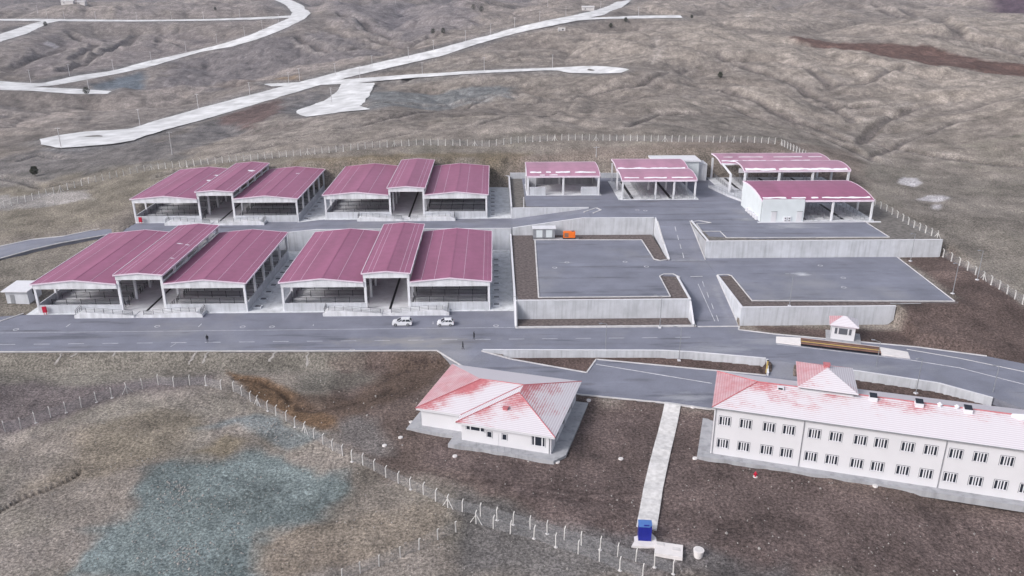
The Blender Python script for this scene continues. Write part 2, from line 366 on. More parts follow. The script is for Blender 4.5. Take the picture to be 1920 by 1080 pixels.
simple("orange_paint", (.75, .16, .02), .45, .08); simple("blue_paint", (.012, .018, .22), .4, .1); simple("blue_light", (.07, .16, .42), .4, .1)
simple("soil_dark", (.115, .095, .095), .95, .45, 1.6); simple("soil_grey", (.14, .13, .125), .95, .4, 1.2); simple("leaf", (.035, .04, .028), .9, .4, 3)
simple("bark", (.07, .055, .045), .9, .2, 3); simple("stone", (.27, .255, .25), .9, .25, 1); simple("panel_white", (.58, .62, .655), .55, .05, .4)
simple("rust_wood", (.24, .13, .10), .8, .3, .6, streak=(.1, .9, .5)); simple("car_white", (.62, .63, .68), .25, .03); simple("tyre", (.012, .012, .014), .8, .1)
simple("coat", (.014, .015, .02), .9, .2); simple("skin", (.35, .2, .15), .6, .05); simple("yellow", (.5, .36, .1), .6, .1); simple("lamp_red", (.4, .02, .02), .3, .1)
simple("ridge_red", (.42, .14, .16), .6, .15, 1); simple("path_concrete", (.52, .51, .52), .9, .2, 1.2); simple("white_pale", (.55, .53, .54), .8, .08, 1.5); simple("whitewash", (.64, .61, .62), .8, .06, 1)
M = MATS
# ------------------------------------------------------------------ mesh builder
class MB:
    def __init__(s): s.v = []; s.f = []; s.mi = []; s.uv = []; s.sn = []
    def face(s, pts, mi=0):
        b = len(s.v); s.v += [tuple(p) for p in pts]; s.f.append(tuple(range(b, b + len(pts)))); s.mi.append(mi); return s
    def _box(s, c, mi):
        b = len(s.v); s.v += c
        for q in ((0,3,2,1),(4,5,6,7),(0,1,5,4),(1,2,6,5),(2,3,7,6),(3,0,4,7)): s.f.append(tuple(b + i for i in q)); s.mi.append(mi)
        return s
    def box(s, x0, x1, y0, y1, z0, z1, mi=0):
        return s._box([(x0,y0,z0),(x1,y0,z0),(x1,y1,z0),(x0,y1,z0),(x0,y0,z1),(x1,y0,z1),(x1,y1,z1),(x0,y1,z1)], mi)
    def prism(s, poly, z0, z1, mi=0, top=None):
        """vertical prism; z1 may be a list of tops"""
        n = len(poly); a = sum(poly[i][0] * poly[(i+1)%n][1] - poly[(i+1)%n][0] * poly[i][1] for i in range(n))
        z1 = list(z1) if isinstance(z1, (list, tuple)) else [z1] * n
        if a < 0: poly = list(poly)[::-1]; z1 = z1[::-1]
        b = len(s.v)
        s.v += [(p[0], p[1], z0) for p in poly] + [(p[0], p[1], z) for p, z in zip(poly, z1)]
        s.f.append(tuple(b + i for i in reversed(range(n)))); s.mi.append(mi)
        s.f.append(tuple(b + n + i for i in range(n))); s.mi.append(mi if top is None else top)
        for i in range(n):
            j = (i + 1) % n; s.f.append((b + i, b + j, b + n + j, b + n + i)); s.mi.append(mi)
        return s
    def extr(s, prof, axis, a, b, mi=0):
        """profile [(p,z)] extruded along axis 'x' or 'y' from a to b"""
        n = len(prof); k = len(s.v)
        for t in (a, b):
            for p, z in prof: s.v.append((t, p, z) if axis == 'x' else (p, t, z))
        s.f.append(tuple(k + i for i in range(n))); s.f.append(tuple(k + n + i for i in reversed(range(n)))); s.mi += [mi, mi]
        for i in range(n):
            j = (i + 1) % n; s.f.append((k + i, k + n + i, k + n + j, k + j)); s.mi.append(mi)
        return s
    def tube(s, p, q, r, n=6, mi=0, r2=None):
        p = Vector(p); q = Vector(q); d = (q - p).normalized(); r2 = r if r2 is None else r2
        u = d.orthogonal().normalized(); v = d.cross(u); b = len(s.v)
        for c, rr in ((p, r), (q, r2)):
            for i in range(n):
                a = 2 * math.pi * i / n; s.v.append(tuple(c + (u * math.cos(a) + v * math.sin(a)) * rr))
        s.f.append(tuple(b + i for i in reversed(range(n)))); s.f.append(tuple(b + n + i for i in range(n))); s.mi += [mi, mi]
        for i in range(n):
            j = (i + 1) % n; s.f.append((b + i, b + j, b + n + j, b + n + i)); s.mi.append(mi)
        return s
    def bar(s, p, q, w, h, mi=0):
        """box bar between two points, w wide, h high (centred)"""
        p = Vector(p); q = Vector(q); d = (q - p); dh = Vector((d.x, d.y, 0))
        nrm = Vector((-dh.y, dh.x, 0)).normalized() if dh.length > 1e-6 else Vector((1, 0, 0))
        up = nrm.cross(d.normalized()) * -1
        c = []
        for z in (-h / 2, h / 2):
            for a, t in ((p, -1), (q, -1), (q, 1), (p, 1)): c.append(tuple(a + nrm * (t * w / 2) + up * (z)))
        return s._box(c, mi)
    def wall(s, pts, th, mi=0):
        """pts (x,y,zbot,ztop); thin wall of thickness th to the left of the path"""
        for a, b in zip(pts, pts[1:]):
            d = Vector((b[0] - a[0], b[1] - a[1], 0)).normalized(); n = Vector((-d.y, d.x, 0)) * th
            s._box([(a[0],a[1],a[2]),(b[0],b[1],b[2]),(b[0]+n.x,b[1]+n.y,b[2]),(a[0]+n.x,a[1]+n.y,a[2]),
                    (a[0],a[1],a[3]),(b[0],b[1],b[3]),(b[0]+n.x,b[1]+n.y,b[3]),(a[0]+n.x,a[1]+n.y,a[3])], mi)
        return s
    def mesh(s, name, mats):
        me = D.meshes.new(name); me.from_pydata(s.v, [], s.f)
        for m in (mats if isinstance(mats, (list, tuple)) else [mats]): me.materials.append(M[m])
        me.polygons.foreach_set("material_index", s.mi); me.validate(); me.update()
        return me
    def build(s, name, mats, parent=None, loc=(0, 0, 0), rz=0, smooth=False, recalc=True):
        me = s.mesh(name, mats)
        if recalc:
            import bmesh
            bm = bmesh.new(); bm.from_mesh(me); bmesh.ops.recalc_face_normals(bm, faces=bm.faces); bm.to_mesh(me); bm.free()
        if smooth:
            for p in me.polygons: p.use_smooth = True
        o = D.objects.new(name, me); COL.objects.link(o); o.parent = parent; o.location = loc; o.rotation_euler.z = rz
        return o
def tag(o, label=None, cat=None, group=None, kind=None):
    if label: o['label'] = label
    if cat: o['category'] = cat
    if group: o['group'] = group
    if kind: o['kind'] = kind
    return o
def thing(name, label, cat, loc=(0, 0, 0), rz=0, group=None):
    o = D.objects.new(name, None); COL.objects.link(o); o.location = loc; o.rotation_euler.z = rz
    o.empty_display_size = 1; return tag(o, label, cat, group)
def copy_tree(o, parent=None):
    c = o.copy(); COL.objects.link(c); c.parent = parent
    for ch in [x for x in KIDS.get(o.name, [])]: copy_tree(ch, c)
    return c
KIDS = {}
def index(o):
    KIDS[o.name] = list(o.children)
    for c in o.children: index(c)
def struct(o): o['kind'] = 'structure'; return o
def inst(mesh_obj, name, parent, loc, rz=0, scale=None):
    o = D.objects.new(name, mesh_obj.data if hasattr(mesh_obj, 'data') else mesh_obj); COL.objects.link(o); o.parent = parent; o.location = loc; o.rotation_euler.z = rz
    if scale: o.scale = scale
    return o
# ------------------------------------------------------------------ terrain mesh
NC, NR = 1100, 900
ys = 30 * np.exp(np.linspace(0, math.log(7000 / 30), NR)); 
# denser rows in the middle distances
us = np.linspace(-1.05, 1.05, NC)
X = us[None, :] * (ys[:, None] + 12); Y = np.repeat(ys[:, None], NC, 1)
X = X.ravel(); Y = Y.ravel()
Z, DF, RD = H(X, Y, True)
def zone(px, soft=3.0, wob=0, z=None):
    poly = [(P(a, b, z) if z is not None else cast(a, b)) for a, b in px]
    d = pdist(X + wob * fbm(X / 9, Y / 9, 3, 50), Y + wob * fbm(X / 9 + 4, Y / 9, 3, 51), poly)
    return (1 - sstep(-soft, soft, d))
def lin(r, g, b): return np.array([((c / 255) / 12.92 if c / 255 < .04045 else ((c / 255 + .055) / 1.055) ** 2.4) for c in (r, g, b)])
KC = .74
base = np.zeros((len(X), 3))
n1 = fbm(X / 45, Y / 45, 4, 60); n2 = fbm(X / 9, Y / 11, 4, 61); n3 = fbm(X / 160, Y / 160, 3, 62)
base[:] = lin(141, 133, 127) * KC
def blend(mask, c, k=KC):
    global base
    m = np.clip(mask, 0, 1)[:, None]; base = base * (1 - m) + (c * k) * m
blend(sstep(-.1, .5, n1) * .6, lin(150, 142, 138)); blend(sstep(0, .5, -n1) * .5, lin(124, 119, 116))
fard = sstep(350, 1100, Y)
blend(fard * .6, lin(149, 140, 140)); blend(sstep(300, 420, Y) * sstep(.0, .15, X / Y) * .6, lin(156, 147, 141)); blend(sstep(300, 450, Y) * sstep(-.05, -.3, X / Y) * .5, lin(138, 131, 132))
# relief shading painted into the colour: valley bottoms darker and bluish, ridges pale
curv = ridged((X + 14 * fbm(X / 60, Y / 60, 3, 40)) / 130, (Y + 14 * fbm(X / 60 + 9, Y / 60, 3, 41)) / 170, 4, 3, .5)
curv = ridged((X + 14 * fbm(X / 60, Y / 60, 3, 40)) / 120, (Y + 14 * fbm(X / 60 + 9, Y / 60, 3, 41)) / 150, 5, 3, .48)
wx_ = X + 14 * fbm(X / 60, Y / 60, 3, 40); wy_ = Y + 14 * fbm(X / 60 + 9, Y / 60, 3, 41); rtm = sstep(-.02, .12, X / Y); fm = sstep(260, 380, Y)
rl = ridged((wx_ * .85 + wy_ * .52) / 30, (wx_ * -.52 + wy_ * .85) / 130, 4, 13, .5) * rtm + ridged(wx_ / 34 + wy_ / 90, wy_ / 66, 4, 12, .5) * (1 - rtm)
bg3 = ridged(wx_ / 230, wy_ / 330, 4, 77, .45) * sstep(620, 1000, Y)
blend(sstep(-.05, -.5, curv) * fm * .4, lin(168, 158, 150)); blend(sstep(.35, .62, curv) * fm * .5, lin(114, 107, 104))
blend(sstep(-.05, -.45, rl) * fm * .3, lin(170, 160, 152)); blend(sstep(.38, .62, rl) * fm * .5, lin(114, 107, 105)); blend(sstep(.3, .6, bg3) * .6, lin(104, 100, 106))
near = Y < 300
blend(near * sstep(-.2, .5, n2) * .4, lin(134, 130, 120)); 
blend(zone([(-40,330),(300,300),(560,300),(420,330),(300,370),(180,420),(-40,460)], 6, 4) * .7, lin(132, 125, 114))
blend(zone([(-40,480),(150,460),(240,450),(100,530),(40,590),(-40,640)], 4, 3) * .6, lin(126, 121, 114))
blend(zone([(1480,300),(1960,330),(1960,640),(1900,560),(1640,385)], 6, 5) * .55, lin(124, 119, 114))
# foreground soils
blend(zone([(-60,655),(820,660),(640,700),(480,705),(-60,740)], 2, 3) * .8, lin(126, 122, 116))
blend(zone([(-60,715),(150,722),(300,708),(400,705),(400,722),(250,732),(60,800),(-60,820)], 2, 2) * .75, lin(106, 97, 102))
blend(zone([(620,690),(700,668),(835,662),(900,700),(1090,742),(1345,770),(1930,960),(2000,1100),(1200,1095),(1130,1010),(840,930),(660,850),(600,770)], 2.5, 4), lin(111, 98, 94))
blend(zone([(1060,750),(1340,775),(1330,860),(1960,985),(2000,1100),(1280,1095),(1000,960),(800,880),(800,820)], 3, 4) * .55, lin(102, 90, 91))
blend(zone([(420,700),(500,711),(540,732),(590,760),(632,782),(636,815),(602,810),(515,764),(450,724)], .7, 1.6), lin(116, 95, 78))
blend(zone([(540,755),(600,742),(660,735),(740,685),(860,668),(800,725),(700,765),(650,800),(630,780)], 1.5, 3) * .8, lin(101, 86, 78))
blend(zone([(400,867),(490,847),(555,847),(585,892),(650,902),(655,937),(600,982),(510,1007),(500,1047),(480,1085),(125,1085),(185,1037),(185,992),(240,982),(245,937),(280,892),(310,882)], 1.8, 4.5) * .88, lin(120, 133, 136))
blend(zone([(375,812),(490,772),(530,780),(605,820),(560,838),(450,802)], 1.2, 3) * .75, lin(124, 133, 138))
blend(zone([(618,812),(655,785),(715,795),(735,850),(690,855),(640,832)], 2, 3) * .7, lin(130, 127, 128))
blend(zone([(545,705),(680,690),(700,715),(560,740)], 1.5, 3) * .7, lin(116, 113, 108))
blend(zone([(360,855),(430,820),(470,830),(410,862)], 1.2, 2) * .6, lin(134, 122, 100)); blend(zone([(500,1010),(600,985),(720,950),(820,960),(800,1010),(560,1085),(500,1085)], 1.5, 3) * .6, lin(138, 125, 112))
blend(zone([(660,850),(840,950),(870,985),(700,1050),(560,1010),(640,950)], 2, 4) * .5, lin(132, 124, 116))
blend(zone([(840,930),(1260,1030),(1460,1060),(1500,1095),(860,1090)], 2, 3) * .75, lin(110, 108, 110))
blend(zone([(100,830),(330,770),(420,800),(300,870),(80,920)], 3, 5) * .4, lin(128, 116, 98))
blend(zone([(1400,605),(1700,600),(1700,560),(1800,560),(1690,480),(1775,475),(1960,610),(1960,710),(1700,655),(1450,625)], 1.5, 2), lin(106, 92, 89))
blend(zone([(1482,71),(1560,67),(1700,73),(1960,116),(1960,132),(1800,121),(1640,100),(1540,81)], 3, 5), lin(104, 84, 80))
blend(zone([(1815,-4),(1960,-4),(1960,26),(1880,10)], 12, 6), lin(88, 74, 86))
blend(zone([(170,160),(270,136),(272,166),(180,172)], 4, 4) * .9, lin(104, 114, 126))
blend(zone([(690,175),(960,150),(960,172),(820,185),(690,205)], 5, 6) * .7, lin(116, 122, 128))
blend(zone([(-40,300),(60,278),(300,262),(430,215),(560,180),(610,165),(600,200),(480,230),(330,300),(120,330),(-40,360)], 5, 8) * .6, lin(108, 107, 112))
blend(zone([(400,225),(520,190),(540,210),(470,235)], 4, 6) * .8, lin(104, 84, 82))
blend(zone([(395,152),(440,137),(560,137),(560,152)], 4, 4) * .5, lin(150, 124, 92))
blend(zone([(560,300),(1000,285),(980,310),(900,320),(560,318)], 3, 4) * .7, lin(112, 100, 80))
blend(zone([(960,295),(1600,275),(1640,380),(1500,300),(1200,330),(960,335)], 3, 4) * .6, lin(132, 119, 113))
blend(zone([(-40,375),(100,362),(185,368),(120,385),(-40,400)], 1.5, 6) * .6, lin(176, 172, 174))
for cx, cy, a, b in ((1708,342,26,9),(1752,373,30,7),(1760,388,12,4),(95,76,14,3),(48,27,12,2)):
    blend(zone([(cx-a,cy),(cx-a*.4,cy-b),(cx+a*.5,cy-b*.8),(cx+a,cy+b*.2),(cx+a*.3,cy+b)], .8, 1.5) * .9, lin(205, 202, 208))
blend(zone([(330,112),(600,52),(760,88),(640,112),(480,150),(280,165)], 8, 10) * .6, lin(116, 112, 118)); blend(zone([(90,60),(330,50),(460,60),(330,100),(130,140),(20,120)], 10, 14) * .5, lin(124, 117, 121))
blend(zone([(600,0),(860,0),(900,40),(760,70),(640,40)], 14, 14) * .5, lin(120, 116, 124)); blend(zone([(-40,218),(270,168),(560,114),(700,96),(900,66),(900,74),(640,122),(420,146),(200,202),(-40,250)], 4, 6) * .65, lin(164, 154, 150))
blend(zone([(300,320),(640,255),(1000,200),(1180,190),(1180,230),(900,250),(640,275),(340,325)], 5, 8) * .4, lin(154, 145, 140))
# rims beside far gravel roads
blend(np.exp(-(np.abs(RD) / 7.) ** 2) * sstep(250, 300, Y) * .45, lin(112, 114, 120))
for pl_ in ([P(925,645,0),P(1240,645,0),P(1300,650,0),P(1445,664,0),P(1445,706,-1.2),P(1330,696,-1.2),P(1118,676,-1.2),P(1100,701,-1.2),P(960,675,-1.2)],
            [P(1490,668,0),P(1610,684,0),P(1760,704,0),P(1900,735,0),P(1990,800,-1.8),P(1990,850,-1.8),P(1490,715,-1.2)]):
    blend(1 - sstep(-.5, .8, pdist(X, Y, pl_)), lin(103, 88, 85))
# trench in the near left ground
tr = [at(a, b) for a, b in ((0,957),(40,935),(90,918),(140,893),(150,885))]
td = np.full(len(X), 1e9)
for a, b in zip(tr, tr[1:]):
    ex, ey = b[0] - a[0], b[1] - a[1]; t = np.clip(((X - a[0]) * ex + (Y - a[1]) * ey) / (ex * ex + ey * ey), 0, 1)
    td = np.minimum(td, np.hypot(X - a[0] - ex * t, Y - a[1] - ey * t))
Z = Z - .8 * (1 - sstep(.05, .6, td)); blend((1 - sstep(.1, .55, td)) * .75, lin(62, 54, 52))
def linemark(pts, w, depth, c, a):
    global Z
    p_ = [at(*q) for q in pts]; td = np.full(len(X), 1e9)
    sel = (X > min(q[0] for q in p_) - 6) & (X < max(q[0] for q in p_) + 6) & (Y > min(q[1] for q in p_) - 6) & (Y < max(q[1] for q in p_) + 6)
    xs, ys_ = X[sel] + .25 * vnoise(X[sel] / 2.3, Y[sel] / 2.3, 8), Y[sel]; t_ = np.full(len(xs), 1e9)
    for q, r_ in zip(p_, p_[1:]):
        ex, ey = r_[0] - q[0], r_[1] - q[1]; t = np.clip(((xs - q[0]) * ex + (ys_ - q[1]) * ey) / (ex * ex + ey * ey), 0, 1)
        t_ = np.minimum(t_, np.hypot(xs - q[0] - ex * t, ys_ - q[1] - ey * t))
    td[sel] = t_; Z = Z - depth * (1 - sstep(w * .3, w, td)); blend((1 - sstep(w * .25, w * .8, td)) * a, c)
    if w > 1.9: blend(sstep(w * .7, w * 1.2, td) * (1 - sstep(w * 1.3, w * 2.4, td)) * .35 * (td < 1e6), lin(168, 160, 156))  # pale rim colour painted beside wide lines, as lit edges of the relief
dk = lin(70, 60, 60)
for pts in (((1195,921),(1165,926),(1100,925),(1040,916),(960,908),(850,897),(790,880)), ((1190,940),(1130,941),(1060,934),(1010,926)), ((850,672),(790,690),(735,705),(705,725)), ((840,668),(760,682),(690,690),(640,698))):
    linemark(pts, .45, .18, dk, .6)
gul = lin(104, 98, 98)  # gully beds darkened in colour to add shade to the hill relief
for pts, w_ in ((((1280,150),(1360,166),(1440,200),(1540,240),(1605,268)), 3.5), (((1350,100),(1400,125),(1500,160),(1560,192),(1600,225)), 4), (((1480,120),(1560,160),(1640,146),(1690,122)), 4.5), (((1612,266),(1640,238),(1700,205),(1760,192)), 4),
    (((1540,196),(1610,202),(1680,192)), 4), (((1300,180),(1420,222),(1560,262),(1640,300)), 3), (((1650,270),(1760,292),(1920,310)), 3), (((1630,290),(1700,262),(1800,225)), 2.5), (((1600,10),(1700,35),(1800,70),(1930,95)), 8), (((1640,5),(1720,30)), 7),
    (((700,70),(760,88),(820,60)), 7), (((640,25),(700,60),(740,70)), 8), (((560,70),(620,95),(700,90)), 6), (((130,60),(180,80),(140,110)), 7), (((260,60),(200,95),(120,130)), 8), (((300,75),(350,90)), 6), (((0,130),(60,110),(120,90)), 7),
    (((640,275),(760,250),(900,232),(1040,212)), 2), (((500,262),(640,240),(760,215),(900,190)), 2), (((300,330),(420,290),(560,262)), 2), (((1000,195),(1100,180),(1200,160),(1290,130)), 3), (((640,205),(780,196),(930,176)), 3.5),
    (((760,150),(860,122),(1000,100),(1120,84)), 4), (((1180,236),(1240,214),(1330,216)), 2.5)): linemark(pts, w_, w_ * .42, gul, .8)
for pts in (((1228,70),(1240,90),(1230,105),(1222,120)), ((1425,2),(1410,20),(1400,32))): linemark(pts, 2.2, .3, lin(172, 164, 160), .7)
linemark(((560,765),(600,768),(650,758),(700,748),(735,730)), 1.4, .5, lin(84, 72, 66), .7)
linemark(((545,752),(538,742),(520,728),(490,715),(440,708)), 1.0, .5, lin(84, 68, 56), .6)
for pts in (((0,332),(80,350),(150,338)), ((40,300),(70,290),(110,296))): linemark(pts, 2.5, 1.2, lin(90, 86, 88), .5)
me = D.meshes.new("ground"); me.vertices.add(len(X)); me.vertices.foreach_set("co", np.c_[X, Y, Z].ravel().astype(np.float32))
ii = (np.arange(NR - 1)[:, None] * NC + np.arange(NC - 1)[None, :]).ravel()
F = np.c_[ii, ii + 1, ii + NC + 1, ii + NC].astype(np.int32)
me.loops.add(F.size); me.loops.foreach_set("vertex_index", F.ravel()); me.polygons.add(len(F))
me.polygons.foreach_set("loop_start", np.arange(0, F.size, 4, dtype=np.int32)); me.polygons.foreach_set("loop_total", np.full(len(F), 4, np.int32))
me.update(calc_edges=True); me.polygons.foreach_set("use_smooth", np.ones(len(F), bool))
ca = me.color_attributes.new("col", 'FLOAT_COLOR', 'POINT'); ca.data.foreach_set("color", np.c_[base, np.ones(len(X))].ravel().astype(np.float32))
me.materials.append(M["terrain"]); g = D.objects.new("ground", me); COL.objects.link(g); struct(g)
# ------------------------------------------------------------------ far roads
for nm, L, Rr, m in ROADW:
    n = 300; L = resample(L, n); Rr = resample(Rr, n); mb = MB(); NCR = 6
    V = np.array([[L[i] * (1 - j / NCR) + Rr[i] * j / NCR for j in range(NCR + 1)] for i in range(n)]).reshape(-1, 2)
    zz = hsmooth(V[:, 0], V[:, 1]) + .3
    wob = 1.1 * fbm(V[:, 0] / 6, V[:, 1] / 9, 4, 71)
    mb.v = [(float(a + (w if k % (NCR + 1) in (0, NCR) else 0)), float(b), float(c)) for k, ((a, b), c, w) in enumerate(zip(V, zz, wob))]
    for i in range(n - 1):
        for j in range(NCR): k = i * (NCR + 1) + j; mb.f.append((k, k + 1, k + NCR + 2, k + NCR + 1)); mb.mi.append(0)
    o = mb.build("gravel_road", m, smooth=True); struct(o)
# dark islands in the turning circles
for (cx, cy, rx) in ((170, 259, 4.5), (1113, 131, 4)):
    q = cast(cx, cy); zc = float(hsmooth(np.array([q[0]]), np.array([q[1]]))[0]) + .2; mb = MB()
    mb.face([(q[0] + rx * math.cos(a), q[1] + rx * 1.5 * math.sin(a), zc) for a in np.linspace(0, 2 * math.pi, 14)[:-1]])
    struct(mb.build("soil_island", "soil_grey"))
# ------------------------------------------------------------------ platforms (structure)
def plat(name, poly, z1, z0, mat, topmat=None):
    mb = MB(); mb.prism(poly, z0, z1, 0, 1 if topmat else None); return struct(mb.build(name, [mat] + ([topmat] if topmat else [])))
E0 = .02
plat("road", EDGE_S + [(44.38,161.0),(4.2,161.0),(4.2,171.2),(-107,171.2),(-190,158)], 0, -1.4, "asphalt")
plat("yard", [(-107,171.2),(4.2,171.2),(4.2,217),(-106.6,217)], .01, -1.5, "yard")
struct(MB().prism(MAIN_E, -1.4, [0.0] * len(MAIN_E)).build("road", "asphalt"))
plat("planting_strip", [(4.8,161.6),(43.2,161.6),(43.2,165.9),(4.8,165.9)], .12, -1.3, "soil_dark")
# platform A
plat("terrace", [(4.6,166.3),(43.6,166.3),(44.2,181.5),(44.2,193.4),(44.2,216.9),(4.6,216.9)], 4.3, -1.5, "concrete", "soil_dark")
PA = [P(1003,450,4.5), P(1203,450,4.5), P(1226,488,4.5), (44.25, 193.3), (44.25, 181.6), P(1237,516,4.5), P(1257,556,4.5), P(1010,558,4.5)]
plat("parking_area", PA, 4.5, 3.9, "asphalt")
# ramp and crossing
plat("road", [(44.25,181.5),(53.6,181.5),(53.6,193.5),(44.25,193.5)], 4.504, -1.4, "asphalt")
struct(MB().prism([(44.25,161.05),(53.4,161.05),(53.55,181.45),(44.25,181.45)], -1.5, [0, 0, 4.5, 4.5]).build("road", "asphalt"))
struct(MB().prism([(44.25,193.55),(53.6,193.55),(54.0,213.95),(45.2,213.95)], -1.5, [4.5, 4.5, 9, 9]).build("road", "asphalt"))
# platform B
plat("terrace", [(53.65,161.4),(87.4,161.4),(87.4,163.6),(103.2,163.2),(104.6,194.9),(53.9,194.9)], 4.3, -1.5, "concrete", "soil_dark")
PB = [(57.1,182.0),(57.1,165.0),P(1790,565,4.5),(103.9,194.85),(53.65,194.85),(53.65,181.6)]
plat("parking_area", PB, 4.5, 3.9, "asphalt")
# rear terrace for the two upper halls
mb = MB()
for x0, x1, za, zb in ((-107,-58,5.3,5.3),(-58,-50,5.3,6.0),(-50,5,6.0,6.0)):
    mb.prism([(x0,217.35),(x1,217.35),(x1,270),(x0,270)], -1.5, [za, zb, zb, za], 0, 1)
struct(mb.build("terrace", ["concrete", "yard"]))
mb = MB()
for x0, x1, za, zb in ((-107,-58,5.31,5.31),(-58,-50,5.31,6.01),(-50,5,6.01,6.01)):
    mb.face([(x0,217.5,za+.02),(x1,217.5,zb+.02),(x1,228.6,zb+.02),(x0,228.0,za+.02)])
mb.face([(5,217.5,6.03),(27,217.5,9.03),(27,227.9,9.03),(5,227.9,6.03)])
struct(mb.build("road", "asphalt"))
struct(MB().prism([(5.02,217.35),(27,217.35),(27,228),(5.02,228)], -1.5, [5.99, 8.98, 8.98, 5.99]).build("terrace", "concrete"))
UP = [(5,228.3),(27.02,228.3),(27.02,217.35),(44.2,217.35),(44.2,217.0),(45.2,217.0),(45.2,214.0),(54.05,214.0),(54.05,195.4),(115,195.4),(113,270),(5,270)]
plat("terrace", UP, 8.9, -1.5, "concrete", "soil_grey")
UA = [(9.2,231),(27.05,229.2),(27.05,217.6),(45.2,217.4),(45.3,214.1),(53.9,214.1),(55.2,212),P(1330,443,9),P(1420,447,9),P(1668,444,9),(102.4,224),(104,226),(104,268),(9.2,268)]
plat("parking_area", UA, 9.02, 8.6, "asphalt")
# rear road going left past the halls
La = [cast(*p) for p in REARROAD_L] ; Ra = [cast(*p) for p in REARROAD_R]
La = [P(-60,480,2.5), P(0,462,3.2), P(60,449,4.0), P(120,443,4.7), (-106.9, 229)]; Ra = [P(-60,508,2.5), P(0,485,3.2), P(60,468,4.0), P(112,456,4.7), (-106.9, 217.6)]
zz = [2.5, 3.2, 4.0, 4.7, 5.33]; mb = MB()
for i in range(4): mb._box([(*La[i],zz[i]-3),(*La[i+1],zz[i+1]-3),(*Ra[i+1],zz[i+1]-3),(*Ra[i],zz[i]-3),(*La[i],zz[i]),(*La[i+1],zz[i+1]),(*Ra[i+1],zz[i+1]),(*Ra[i],zz[i])], 0)
struct(mb.build("road", "asphalt"))
# lower car park
LOTZ = [-1.2] * len(LOT)
struct(MB().prism(LOT, -2.4, LOTZ).build("parking_area", "asphalt"))
q = [P(1438,675,0), P(1497,682,0), P(1497,712,-1.19), P(1438,705,-1.19)]
struct(MB().prism(q, -2.4, [.004, .004, -1.19, -1.19]).build("road", "asphalt"))
struct(MB().prism([P(820,657.4,0), P(905,657.4,0), P(960,673,-1.2), P(868,690,-1.2)], -2.4, [.004, .004, -1.195, -1.195]).build("road", "asphalt"))
# kerbs
def kerb(pts, w=.28, h=.14, name="kerb", mat="kerb"):
    mb = MB()
    for a, b in zip(pts, pts[1:]): mb.bar((a[0], a[1], a[2] + h / 2 - .03), (b[0], b[1], b[2] + h / 2 - .03), w, h + .06)
    return struct(mb.build(name, mat))
def zk(pts, z): return [(p[0], p[1], z) for p in pts]
kerb(zk([(-190,152.0),P(0,660,0),P(820,657.5,0)], 0), .22)
kerb([(*P(820,658,0),0),(*P(868,690,-1.2),-.9),(*P(960,722,-1.2),-1.2),(*P(1087,740,-1.2),-1.2),(*P(1250,756,-1.2),-1.2),(*P(1340,768,-1.2),-1.2)])
kerb([(*P(903,658,0),0),(*P(960,674,-1.2),-1.2),(*P(1100,699,-1.2),-1.2),(*P(1118,674,-1.2),-1.2),(*P(1330,694,-1.2),-1.2),(*P(1436,704,-1.2),-1.2)], .3)
kerb(zk([P(1003,450,4.5),P(1203,450,4.5),P(1226,486,4.5),P(1238,489,4.5),P(1250,487,4.5)], 4.5)); kerb(zk([P(1003,450,4.5),P(1010,558,4.5)], 4.5), .35)
kerb(zk([P(1010,558,4.5),P(1150,557,4.5),P(1257,556,4.5),P(1237,518,4.5),P(1245,514,4.5),P(1262,514,4.5),P(1275,520,4.5)], 4.5), .22)
kerb(zk([(4.4,161.3),(43.6,161.3)], 0.0), .5, .3); kerb([(43.9,161.2,0),(44.2,181.4,4.5)], .3); kerb([(53.5,161.2,0),(53.5,181.6,4.5)], .2)
kerb([(44.3,193.6,4.5),(45.1,214,9)], .3); kerb([(53.75,193.6,4.5),(54.1,213.9,9)], .2)
kerb(zk([(53.8,182.1),(56.4,182.3),(57.1,181.4),(57.1,165.0),P(1790,565,4.5),(103.9,194.8)], 4.5), .2)
kerb(zk([P(1294,417,9),P(1310,414,9),P(1334,418,9),P(1306,420,9),P(1316,434,9),P(1350,434,9),P(1362,446,9),P(1668,445,9),(102.4,224),P(1600,405,9)], 9.0), .2)
kerb([(*La[i], zz[i]) for i in range(5)], .35); kerb([(*Ra[i], zz[i]) for i in range(5)], .3)
kerb(zk([P(982,370,9),P(982,392,9)], 9.0), .3); kerb(zk([P(1095,398,9),P(1118,390,9),P(1127,394,9),P(1112,400,9)], 9.0), .4)
kerb(zk(MAIN_E[14:20], 0), .3); kerb([(*P(1455,645,0),0),(*P(1700,674,0),0),(*P(1800,690,0),0),(*P(1925,722,0),0)], .15, .05, "road_marking", "marking")
kerb([(*P(1700,655,0),0),(*P(1800,672,0),0),(*P(1925,698,0),0)], .2, .06)
kerb([(*P(1118,683,-1.2),-1.2),(*P(1335,719,-1.2),-1.2)], .18, .05, "road_marking", "marking"); kerb(zk([P(1248,757,-1.2),P(1333,768,-1.2)], -1.2), .3)
kerb(zk([(-108,172),P(0,603,0)], 0), .3)
